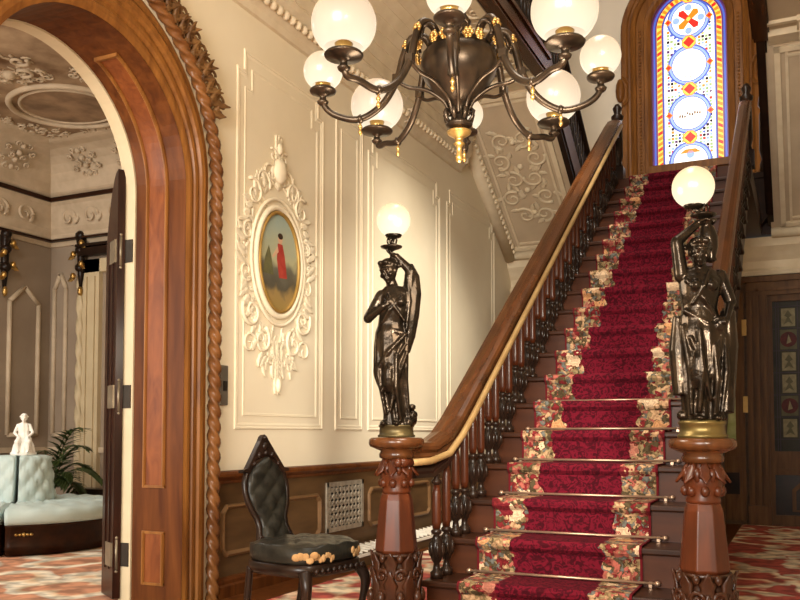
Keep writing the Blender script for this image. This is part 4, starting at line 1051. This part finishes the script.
for k in range(18):
    a0_ = PI*k/18; a1_ = a0_+PI/18*.6; ra, rb = WR-.095, WR-.15
    seg.append(([(WX+ra*math.cos(a0_), WZ+ra*math.sin(a0_)), (WX+ra*math.cos(a1_), WZ+ra*math.sin(a1_)), (WX+rb*math.cos(a1_), WZ+rb*math.sin(a1_)), (WX+rb*math.cos(a0_), WZ+rb*math.sin(a0_))], 3 if k % 3 else 5))
same(seg)
pane(archpoly(.152), 1); pane(archpoly(.164), 2); pane(archpoly(.18), 0)
seg = []
rg = random.Random(2); cw = .042
for i in range(-7, 8):
    for k in range(int((WZ+WR-.2-WS)/cw)):
        x, z = WX+i*cw, WS+.02+k*cw
        if abs(i*cw) > WR-.205 or (z > WZ and math.hypot(x-WX, z-WZ) > WR-.21): continue
        mt = rg.choice([7, 7, 6, 4, 2, 1, 5, 3, 7, -1, -1]) if (i+k) % 2 else rg.choice([-1, 7, 8, 6])
        if mt < 0: continue
        q = .017
        seg.append(([(x-q, z-q), (x+q, z-q), (x+q, z+q), (x-q, z+q)] if k % 3 else [(x-q*1.2, z), (x, z-q*1.2), (x+q*1.2, z), (x, z+q*1.2)], mt))
same(seg)
def disc(x, z, r, n=28, a0=0): return [(x+r*math.cos(a0+2*PI*i/n), z+r*math.sin(a0+2*PI*i/n)) for i in range(n)]
def clipd(poly): return [(x, max(z, WS)) for x, z in poly]
MZ = [4.44, 5.06, 5.68, 6.27]
for mats_r in ((.262, 2), (.243, 6), (.215, 2), (.205, 0)): same([(clipd(disc(WX, z, mats_r[0])), mats_r[1]) for z in MZ])
dz_ = [4.75, 5.37, 5.975, 6.57]
same([(disc(WX, z, .092, 8, PI/8), 3) for z in dz_]); same([(disc(WX, z, .082, 8, PI/8), 4) for z in dz_]); same([(disc(WX, z, .07, 4, 0), 5) for z in dz_])
same([(disc(WX+s*.25, z, .045, 4, 0), 3) for s in (-1, 1) for z in MZ if z > 4.5]); same([(disc(WX+s*.25, z, .027, 4, 0), 5) for s in (-1, 1) for z in MZ if z > 4.5])
seg = []
for k in range(4):
    a = PI/4+k*PI/2; z = MZ[3]; c, s = math.cos(a), math.sin(a)
    seg.append(([(WX+c*.02-s*.03, z+s*.02+c*.03), (WX+c*.02+s*.03, z+s*.02-c*.03), (WX+c*.13+s*.045, z+s*.13-c*.045), (WX+c*.16, z+s*.16), (WX+c*.13-s*.045, z+s*.13+c*.045)], 5 if k % 2 else 3))
    a = k*PI/2; c, s = math.cos(a), math.sin(a)
    seg.append((disc(WX+c*.15, z+s*.15, .045, 10), 6))
seg.append(([(WX-.13, 4.55), (WX+.13, 4.55), (WX+.06, 4.60), (WX-.06, 4.60)], 3)); seg.append((disc(WX, 4.53, .05, 10), 6))
same(seg)
BR = 9; mats.append(M('brown glass paint', (150, 110, 70), (170, 130, 90), 20)); rg = random.Random(8); seg = []
for i in range(9):
    x = WX-.13+i*.03; z = 5.04+rg.uniform(-.02, .02)+(.03 if i > 5 else 0); seg.append(([(x, z-.02), (x+.022, z-.012), (x+.018, z+.02*rg.uniform(.4, 1.6)), (x+.002, z+.012)], BR))
for i in range(6):
    x = WX-.08+i*.028; z = 5.53+rg.uniform(-.008, .008); seg.append(([(x, z-.008), (x+.018, z-.006), (x+.014, z+.008), (x, z+.006)], 4 if i % 2 else 7))
same(seg)
same([(disc(WX, 6.27, .026, 8), 4)])
b.build('stained_glass', mats, w)

# ================================================================== DOOR WITH LEADED GLASS (right, under the landing)
d = struct(bpy.data.objects.new('door_3', None)); C.objects.link(d)
b = B()
for x0, x1 in ((-.55, -.33), (.42, .62)):
    b.bx(x0, x1, PY-.05, PY, 0, 2.62); b.bx(x0+.03, x0+.06, PY-.075, PY-.05, .2, 2.62); b.bx(x0+.10, x0+.13, PY-.08, PY-.05, .2, 2.62); b.bx(x0+.17, x0+.20, PY-.075, PY-.05, .2, 2.62); b.bx(x0-.01, x1+.01, PY-.09, PY, 0, .22)
b.bx(-.55, .62, PY-.06, PY, 2.55, 2.70); b.bx(-.57, .64, PY-.10, PY, 2.70, 2.76); b.bx(-.55, .62, PY-.08, PY, 2.60, 2.63)
DOORW = M('brown door wood', (78, 52, 30), (108, 76, 46), 4, (5, 5, .6), rough=.45, spec=.15); b.build('door_casing', DOORW, d)
b = B()
b.bx(-.33, -.285, PY-.02, PY+.04, 0, 2.55); b.bx(.36, .42, PY-.02, PY+.04, 0, 2.55); b.bx(-.285, .36, PY-.02, PY+.04, 2.48, 2.55); b.bx(-.285, .36, PY-.02, PY+.04, 0, .12); b.bx(-.285, .36, PY-.02, PY+.04, .56, .82); b.bx(-.285, .36, PY-.03, PY-.02, .60, .63)
b.bx(-.285, .36, PY+.01, PY+.03, .12, .56, 1); b.prism([(-.12, .16), (.22, .16), (.22, .40), (.14, .48), (.05, .51), (-.04, .48), (-.12, .40)], (0, PY+.009, 0), (1, 0, 0), (0, 0, 1), (0, -1, 0), .012, 0); b.prism([(-.08, .18), (.18, .18), (.18, .38), (.11, .44), (.05, .46), (-.02, .44), (-.08, .38)], (0, PY-.004, 0), (1, 0, 0), (0, 0, 1), (0, -1, 0), .004, 1)
b.build('door_leaf', [DOORW, DARKW], d)
GD = M('dark leaded glass', (40, 38, 30), (58, 54, 42), 6, rough=.5, spec=.2)
G1 = M('old ivory glass', (112, 102, 74), (140, 130, 98), 20, rough=.5, spec=.2); G2 = M('ruby roundel glass', (56, 14, 10), (84, 24, 16), 20, rough=.5, spec=.2); G3 = M('olive glass', (76, 72, 48), (92, 86, 60), 14, rough=.5, spec=.2)
b = B(); b.bx(-.285, .36, PY+.015, PY+.03, .82, 2.48, 0)
def gp(poly, mat, k): b.prism(poly, (0, PY+.015-.0012*k, 0), (1, 0, 0), (0, 0, 1), (0, -1, 0), .001, mat)
for cx in (-.125, .19):
    for k in range(6):
        cz = 2.30-k*.245
        if k in (1, 4):
            gp([(cx-.085, cz-.11), (cx+.085, cz-.11), (cx+.085, cz+.11), (cx-.085, cz+.11)], 3, 1)
            gp(disc(cx, cz, .085, 16), 2, 2); gp([(cx-.02, cz-.05), (cx+.03, cz-.03), (cx, cz+.06)], 1, 4)
        else:
            gp([(cx-.07, cz-.10), (cx+.07, cz-.10), (cx+.07, cz+.10), (cx-.07, cz+.10)], 1, 1)
            gp([(cx-.05, cz-.08), (cx-.01, cz), (cx-.04, cz+.02), (cx, cz+.08), (cx+.04, cz+.02), (cx+.01, cz), (cx+.05, cz-.08), (cx, cz-.05)], 3, 2)
for x in (-.25, -.225, -.03, .01, .09, .29, .33): b.bx(x-.004, x+.004, PY+.006, PY+.015, .82, 2.48, 4)
for k in range(8): b.bx(-.285, .36, PY+.006, PY+.0155, 2.4225-k*.245-.004, 2.4225-k*.245+.004, 4)
b.build('leaded_pane', [GD, G1, G2, G3, LEAD], d)
# the leaf left of the casing: wood stile with brass hinges and a pale green pane
d2 = struct(bpy.data.objects.new('door_4', None)); C.objects.link(d2)
b = B(); b.bx(-.90, -.58, PY-.04, PY-.002, .05, 2.6); b.bx(-.84, -.62, PY-.05, PY-.04, .30, .62, 0); b.bx(-.81, -.65, PY-.055, PY-.05, .34, .58, 1); b.bx(-.90, -.58, PY-.055, PY-.04, .72, .76)
b.build('door_leaf', [DOORW, DARKW], d2)
b = B(); b.bx(-.84, -.68, PY-.046, PY-.04, .90, 1.42); b.build('window_pane', M('pale green glass', (150, 165, 110), (190, 196, 150), 10, rough=.2), d2)
for z in (1.34, 2.2):
    b = B(); b.bx(-.60, -.55, PY-.066, PY-.041, z-.09, z+.09); b.build('hinge', M('aged gilt hinge', (150, 116, 64), (170, 134, 80), 9, rough=.35, metal=.6) if z == 1.34 else bpy.data.materials['aged gilt hinge'], d2)

# ------------------------------------------------------------------ carpets
b = B(); b.bx(-2.95, -1.58, -2.8, 10.3, 0, .010); b.bx(-.385, .95, -2.8, 10.3, 0, .010); b.bx(-1.58, -.385, -2.8, 3.40, 0, .010); b.bx(-.625, -.385, 4.3, 10.3, 0, .010); tag(b.build('hall_carpet', CARPET), 'red and cream floral carpet covering the hall floor', 'carpet')
b = B(); b.bx(-8.0, XL-.5, -.5, 7.1, 0, .010); tag(b.build('parlour_carpet', PCARPET), 'cream and rust floral carpet in the room beyond the arch', 'carpet')

# ================================================================== PARLOUR
PX, PYY, PC = -8.0, 7.4, 4.15
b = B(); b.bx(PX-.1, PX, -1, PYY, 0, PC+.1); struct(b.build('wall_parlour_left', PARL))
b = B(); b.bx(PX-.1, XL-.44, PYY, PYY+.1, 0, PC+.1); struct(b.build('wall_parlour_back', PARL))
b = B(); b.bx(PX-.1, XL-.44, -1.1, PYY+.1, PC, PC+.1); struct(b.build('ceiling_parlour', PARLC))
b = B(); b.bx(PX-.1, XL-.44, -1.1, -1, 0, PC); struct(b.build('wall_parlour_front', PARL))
b = B()      # cornice and cove in the corner
cpf = [(0, 3.20), (.03, 3.20), (.05, 3.24), (.10, 3.28), (.10, 3.32), (.14, 3.38), (.22, 3.62), (.26, 3.66), (.26, 3.70), (.30, 3.72)]
for i in range(7): a = PI/2*i/6; cpf.append((.32+.40*(1-math.cos(a)), 3.74+.38*math.sin(a)))
cpf += [(.76, 4.13), (.80, 4.15), (0, 4.15)]
b.sweep([((PX, -1, 0), (1, 0, 0), (0, 0, 1)), ((PX, PYY, 0), (1, -1, 0), (0, 0, 1)), ((XL-.44, PYY, 0), (0, -1, 0), (0, 0, 1))], cpf)
for k in range(10):
    for (p, u, nrm) in ((V((PX+.17, PYY-.5-k*.34, 3.48)), V((0, 1, 0)), V((1, 0, -.4))), (V((PX+.5+k*.34, PYY-.17, 3.48)), V((1, 0, 0)), V((0, -1, -.4)))):
        relief_tube(b, spiral(-.05, 0, .11, 0, 1.3), p, u, V((0, 0, 1)), nrm, .022); relief_leaf(b, .04, -.08, 1.2, .2, .04, p, u, V((0, 0, 1)), nrm, th=.04); relief_leaf(b, .08, -.06, 2.2, .16, .03, p, u, V((0, 0, 1)), nrm, th=.04)
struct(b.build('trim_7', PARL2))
b = B()
for (q0, q1, q2, q3) in ((.24, .27, 3.655, 3.70), (.05, .105, 3.245, 3.265)): b.sweep([((PX, -1, 0), (1, 0, 0), (0, 0, 1)), ((PX, PYY, 0), (1, -1, 0), (0, 0, 1)), ((XL-.44, PYY, 0), (0, -1, 0), (0, 0, 1))], [(q0, q2), (q1+.012, q2), (q1+.012, q3), (q0, q3)])
struct(b.build('trim_10', STEPW))
b = B()
for k in range(7):
    for (p, u, w2, nrm) in ((V((PX+.45, PYY-.9-k*.62, 3.98)), V((0, 1, 0)), V((.7, 0, .7)), V((.7, 0, -.7))), (V((PX+.95+k*.62, PYY-.45, 3.98)), V((1, 0, 0)), V((0, -.7, .7)), V((0, -.7, -.7)))):
        scrollwork(b, p, u, w2, nrm, .5, .36, 80+k, .013)
struct(b.build('trim_11', PARL2))
b = B()      # ceiling ornament: ring bands and scrolls
OCX, OCY = -6.32, 6.02
for rx, ry, r in ((.56, .50, .03), (.46, .41, .016)):
    b.tube([(OCX+rx*math.cos(2*PI*i/40), OCY+ry*math.sin(2*PI*i/40), PC-.01) for i in range(40)], r, 7, closed=True)
for k in range(8):
    a = k*PI/4+.2; scrollwork(b, (OCX+.9*math.cos(a), OCY+.70*math.sin(a), PC), (math.cos(a), math.sin(a), 0), (-math.sin(a), math.cos(a), 0), (0, 0, -1), .3, .5, 40+k, .012)
for k in range(6): scrollwork(b, (-6.2+k*.1, 4.9-k*.9, PC), (1, 0, 0), (0, 1, 0), (0, 0, -1), .9, .9, 60+k, .02)
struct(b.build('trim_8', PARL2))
b = B(); b.prism([(.45*math.cos(2*PI*i/40), .40*math.sin(2*PI*i/40)) for i in range(40)], (OCX, OCY, PC-.008), (1, 0, 0), (0, 1, 0), (0, 0, -1), .004)
tag(b.build('ceiling_painting', M('faded fresco', (120, 98, 78), (168, 140, 112), 5, rough=.7, detail=8)), 'faded oval fresco on the ceiling beyond the arch', 'painting')
b = B()      # wall panels
def vpanel(b, kind, a0, a1, z0, z1):
    for (p, q) in (((a0, z0), (a0, z1)), ((a1, z0), (a1, z1)), ((a0, z1), ((a0+a1)/2, z1+.18)), ((a1, z1), ((a0+a1)/2, z1+.18)), ((a0, z0), (a1, z0))):
        f_ = (lambda s: (PX+.01, s[0], s[1])) if kind == 'x' else (lambda s: (s[0], PYY-.01, s[1]))
        b.tube([f_(p), f_(q)], .028, 6)
for y in (7.02, 6.2, 5.2, 4.2): vpanel(b, 'x', y-.2, y+.2, 1.0, 2.5)
vpanel(b, 'y', -7.92, -7.74, 1.0, 2.7)
b.bx(PX, PX+.03, -1, PYY, .8, .86); b.bx(PX, XL-.44, PYY-.03, PYY, .8, .86); b.bx(PX, PX+.03, -1, PYY, 0, .2); b.bx(PX, XL-.44, PYY-.03, PYY, 0, .2)
struct(b.build('trim_9', PARL2))
b = B()      # cream window casing with rope edge on the end wall
wx = -7.49
b.bx(wx+.05, wx+.30, PYY-.06, PYY, 0, 3.0); b.bx(wx+.09, wx+.13, PYY-.08, PYY-.06, .2, 2.8); b.bx(wx+.2, wx+.25, PYY-.08, PYY-.06, .2, 2.8); b.bx(wx+.05, wx+1.6, PYY-.06, PYY, 2.85, 3.0)
pp = [(wx+.02, PYY-.05, z*.02) for z in range(0, 143)]; b.tube(pp, .042, 12, 0, lobes=3, twist=.5, up=(0, 1, 0))
struct(b.build('window_2', CREAM))
for nm, (x, y, z), dr, lab in (('gilt_bracket', (-7.45, PYY-.035, 3.06), 1, 'dark and gilt bracket with a side arm above the cream window casing'), ('gilt_bracket', (PX+.02, 6.70, 3.0), 0, 'dark and gilt wall bracket at the left edge of the arch view')):
    t = thing(nm, lab, 'wall bracket', (x, y, z), 0, 'gilt wall brackets')
    o_ = V((0, -1, 0)) if dr else V((1, 0, 0)); u_ = V((1, 0, 0)) if dr else V((0, 1, 0)); c = V((x, y, z))
    b = B(); b.tube([c+o_*.04+V((0, 0, h)) for h in (.28, .2, .0, -.2, -.42)], [.03, .06, .045, .04, .015], 8)
    for h in (.22, .05, -.15): b.ell(c+o_*.05+V((0, 0, h)), (.07, .06, .06), n=8, k=5)
    if dr: b.box(c+V((.30, -.06, .02)), (.62, .07, .09)); b.box(c+V((.30, -.07, .09)), (.64, .10, .03)); b.ell(c+V((.62, -.07, .0)), (.05, .05, .06))
    b.build('carved_body', DARKW, t)
    for h, s in ((.12, 1), (.0, -1), (-.12, 1), (-.25, -1)): b = B(); b.ell(c+o_*.10+u_*s*.06+V((0, 0, h)), (.035, .03, .04), n=8, k=5); b.leaf(c+o_*.09+u_*s*.03+V((0, 0, h)), u_*s+V((0, 0, -.6)), o_, .12, .03, .3); b.build('gilt_leaf', GILT, t)
    b = B(); b.ell(c+o_*.05+V((0, 0, -.42)), (.03, .03, .06), n=8, k=5); b.build('gilt_drop', GILT, t)
# round tufted settee
SC = V((-6.40, 5.63, 0)); va = math.atan2(-5.85, 6.53)
t = thing('round_settee', 'pale blue tufted round settee with walnut base beyond the arch', 'settee', tuple(SC))
gap = .022
g0 = va-.16
for k in range(4):
    a0, a1 = g0+k*PI/2, g0+(k+1)*PI/2
    def pt(r, a, z, inset):
        e = math.asin(min(.9, inset/max(r, .05))); aa = a0+e+(a1-a0-2*e)*a; return V((SC.x+r*math.cos(aa), SC.y+r*math.sin(aa), z))
    def body(name, prof, mat, na=28, disp=None):
        b = B(); rs = []
        for i in range(na+1):
            u = i/na; ring = []
            for q, (r, z) in enumerate(prof):
                dr_, dz2 = disp(q, u) if disp else (0, 0)
                ring.append(pt(r+dr_, u, z+dz2, gap))
            rs.append(ring)
        b.rings(rs); return b.build(name, mat, t)
    body('walnut_base', [(.10, .02), (.80, .02), (.80, .06), (.82, .07), (.81, .10), (.81, .24), (.825, .25), (.825, .275), (.10, .275)], STEPW, 28)
    ns = 12
    sp = [(.25, .27), (.83, .27), (.855, .30)]+[(.86-.60*i/ns, .0) for i in range(ns+1)]
    sp = [(r, z if z else .40-.05*max(0, (r-.70)/.16)**2) for r, z in sp]
    body('seat', sp, BLUE, 40, lambda q, u: (0, 0) if q < 3 else (0, .028*tuft(u*5, (q-3)*.17)))
    bpf = [(.06, .36)]+[(.30-.05*i/14, .37+.43*i/14) for i in range(15)]+[(.20, .82), (.06, .82)]
    body('back', bpf, BLUE, 40, lambda q, u: (.038*tuft(u*2.5+.25, (q-1)*.17)-.03, 0) if 1 <= q <= 15 else (0, 0))
    b = B(); aa = a0+.20
    for off in (0, PI/2-.40):
        for i in range(5):
            a_ = aa+off+(i-2)*.035; c = V((SC.x+.815*math.cos(a_), SC.y+.815*math.sin(a_), .19)); b.ell(c, (.016, .016, .013+.006*(i == 2)), n=7, k=5)
    b.build('gilt_mount', GILT, t)
# marble figurine
fp = SC+V((.05, -.03, .82))
t = thing('marble_figurine', 'small white marble seated figure standing on top of the blue settee', 'figurine', tuple(fp), math.radians(45))
b = B(); b.lathe([(.11, 0), (.11, .025), (.09, .03)], n=20); b.build('base', MARBLE, t)
b = B()
b.ell((0, .01, .075), (.085, .07, .06)); draped(b, [(.02, 0, -.02, .095, .085), (.08, 0, -.02, .085, .08), (.14, 0, 0, .065, .055), (.20, 0, .01, .045, .035), (.25, 0, .01, .052, .036), (.28, 0, .01, .045, .03), (.295, 0, .01, .022, .02)], 9, 4)
head(b, (0, 0, .335), .72, tilt=.15)
cap_(b, (0, .008, .285), (0, .004, .31), .016, .015)
for s in (-1, 1):
    cap_(b, (s*.048, .008, .268), (s*.075, -.01, .20), .016, .013); cap_(b, (s*.075, -.01, .20), (s*.04, -.06, .165), .013, .010); hand(b, (s*.04, -.06, .165), (-s*.4, -1, -.4), (0, 0, -1), .7)
    cap_(b, (s*.035, -.02, .12), (s*.045, -.10, .12), .032, .027); cap_(b, (s*.045, -.10, .12), (s*.04, -.09, .03), .025, .016); b.ell((s*.04, -.11, .03), (.013, .025, .012))
b.build('figure', MARBLE, t, loc=(0, 0, 0), remesh=.0045, smooth_it=1)
# palm
t = thing('potted_palm', 'green potted palm behind the blue round settee', 'plant', (-7.02, 6.50, 0))
b = B(); b.lathe([(.13, 0), (.17, .05), (.20, .25), (.21, .34), (.19, .35), (.17, .33), (.02, .32)], (-7.02, 6.50, 0), 20); b.build('pot', POT, t); t.location.z += .011
rg = random.Random(11)
for k in range(22):
    a = rg.uniform(0, 2*PI); el = rg.uniform(.8, 1.7); Ln = rg.uniform(.55, .88); d = V((math.cos(a), math.sin(a), 0))
    b = B(); sp = []
    for i in range(13):
        u = i/12; sp.append(V((-7.02, 6.50, .34))+d*Ln*.62*u*(1.2-el*.4)*1.25+V((0, 0, Ln*(el*u-.85*u*u))))
    b.tube(sp, .006, 5)
    for i in range(3, 13):
        for s in (-1, 1):
            tdir = (sp[i]-sp[i-1]).normalized(); sd = tdir.cross(V((0, 0, 1))).normalized()*s
            b.leaf(sp[i], sd+tdir*.8+V((0, 0, -.25)), V((0, 0, 1)), .22*(1.1-abs(i/12-.5)), .020, -.3, 0, .004)
    b.build('frond', GREEN, t)
t = thing('low_table', 'low dark wooden table behind the settee by the window casing', 'table', (-6.75, 7.05, 0))
b = B(); b.bx(-7.30, -6.7, 7.12, 7.32, .34, .40); b.build('table_top', DARKW, t, bev=.008); t.location.z += .011
for x in (-7.25, -6.75):
    for y in (7.15, 7.29): b = B(); b.lathe([(.02, .0), (.018, .05), (.028, .2), (.02, .34)], (x, y, 0), 10); b.build('leg', DARKW, t)

# ================================================================== LIGHT
def area(name, loc, target, sx, sy, power, col):
    l = bpy.data.lights.new(name, 'AREA'); l.shape = 'RECTANGLE'; l.size = sx; l.size_y = sy; l.energy = power; l.color = col
    o = bpy.data.objects.new(name, l); C.objects.link(o); o.location = loc
    o.rotation_euler = (V(target)-V(loc)).to_track_quat('-Z', 'Y').to_euler(); return o
area('front_fill_light', (-.9, -2.6, 2.4), (-1.2, 6, 1.6), 2.4, 2.4, 560, (1, .955, .87))  # added fill from behind the camera, no window is modelled there
area('upper_hall_fill', (-1.1, 4.5, 7.4), (-1.1, 5.5, 0), 1.6, 5.0, 260, (1, .94, .83))  # unseen overhead fill added to the stair well
area('parlour_window_light', (-6.2, -.7, 2.0), (-6.3, 5.5, .6), 3.0, 2.6, 260, (1, .95, .86))
area('parlour_top_fill', (-6.0, 4.2, 3.9), (-6.1, 4.9, 0), 1.2, 1.2, 55, (1, .93, .82))  # fill added to brighten settee and carpet, no fitting hangs here
l = bpy.data.lights.new('side_window_light', 'SPOT'); l.energy = 2000; l.spot_size = math.radians(34); l.spot_blend = .8; l.shadow_soft_size = .35; l.color = (1, .93, .80)
o = bpy.data.objects.new('side_window_light', l); C.objects.link(o); o.location = (.9, -.1, 2.0); o.rotation_euler = (V((-3.3, 7.9, 1.2))-V(o.location)).to_track_quat('-Z', 'Y').to_euler()
l = bpy.data.lights.new('wall_fill_spot', 'SPOT'); l.energy = 1500; l.spot_size = math.radians(40); l.spot_blend = .9; l.shadow_soft_size = .25; l.color = (1, .93, .80)  # spot added to brighten the left wall behind the rail, no lamp there
o = bpy.data.objects.new('wall_fill_spot', l); C.objects.link(o); o.location = (-.8, 5.4, 5.6); o.rotation_euler = (V((-3.3, 7.9, 1.1))-V(o.location)).to_track_quat('-Z', 'Y').to_euler()
l = bpy.data.lights.new('chandelier_light', 'POINT'); l.energy = 60; l.shadow_soft_size = .22; l.color = (1, .88, .70)
o = bpy.data.objects.new('chandelier_light', l); C.objects.link(o); o.location = (HX, HY, HZ-.75)
wd = bpy.data.worlds.new('world'); bpy.context.scene.world = wd; wd.use_nodes = True
bg = wd.node_tree.nodes['Background']; bg.inputs[0].default_value = (1, .94, .85, 1); bg.inputs[1].default_value = .85
vs_ = bpy.context.scene.view_settings; vs_.view_transform = 'Standard'; vs_.look = 'None'; vs_.gamma = 1; vs_.exposure = 0; vs_.use_curve_mapping = False
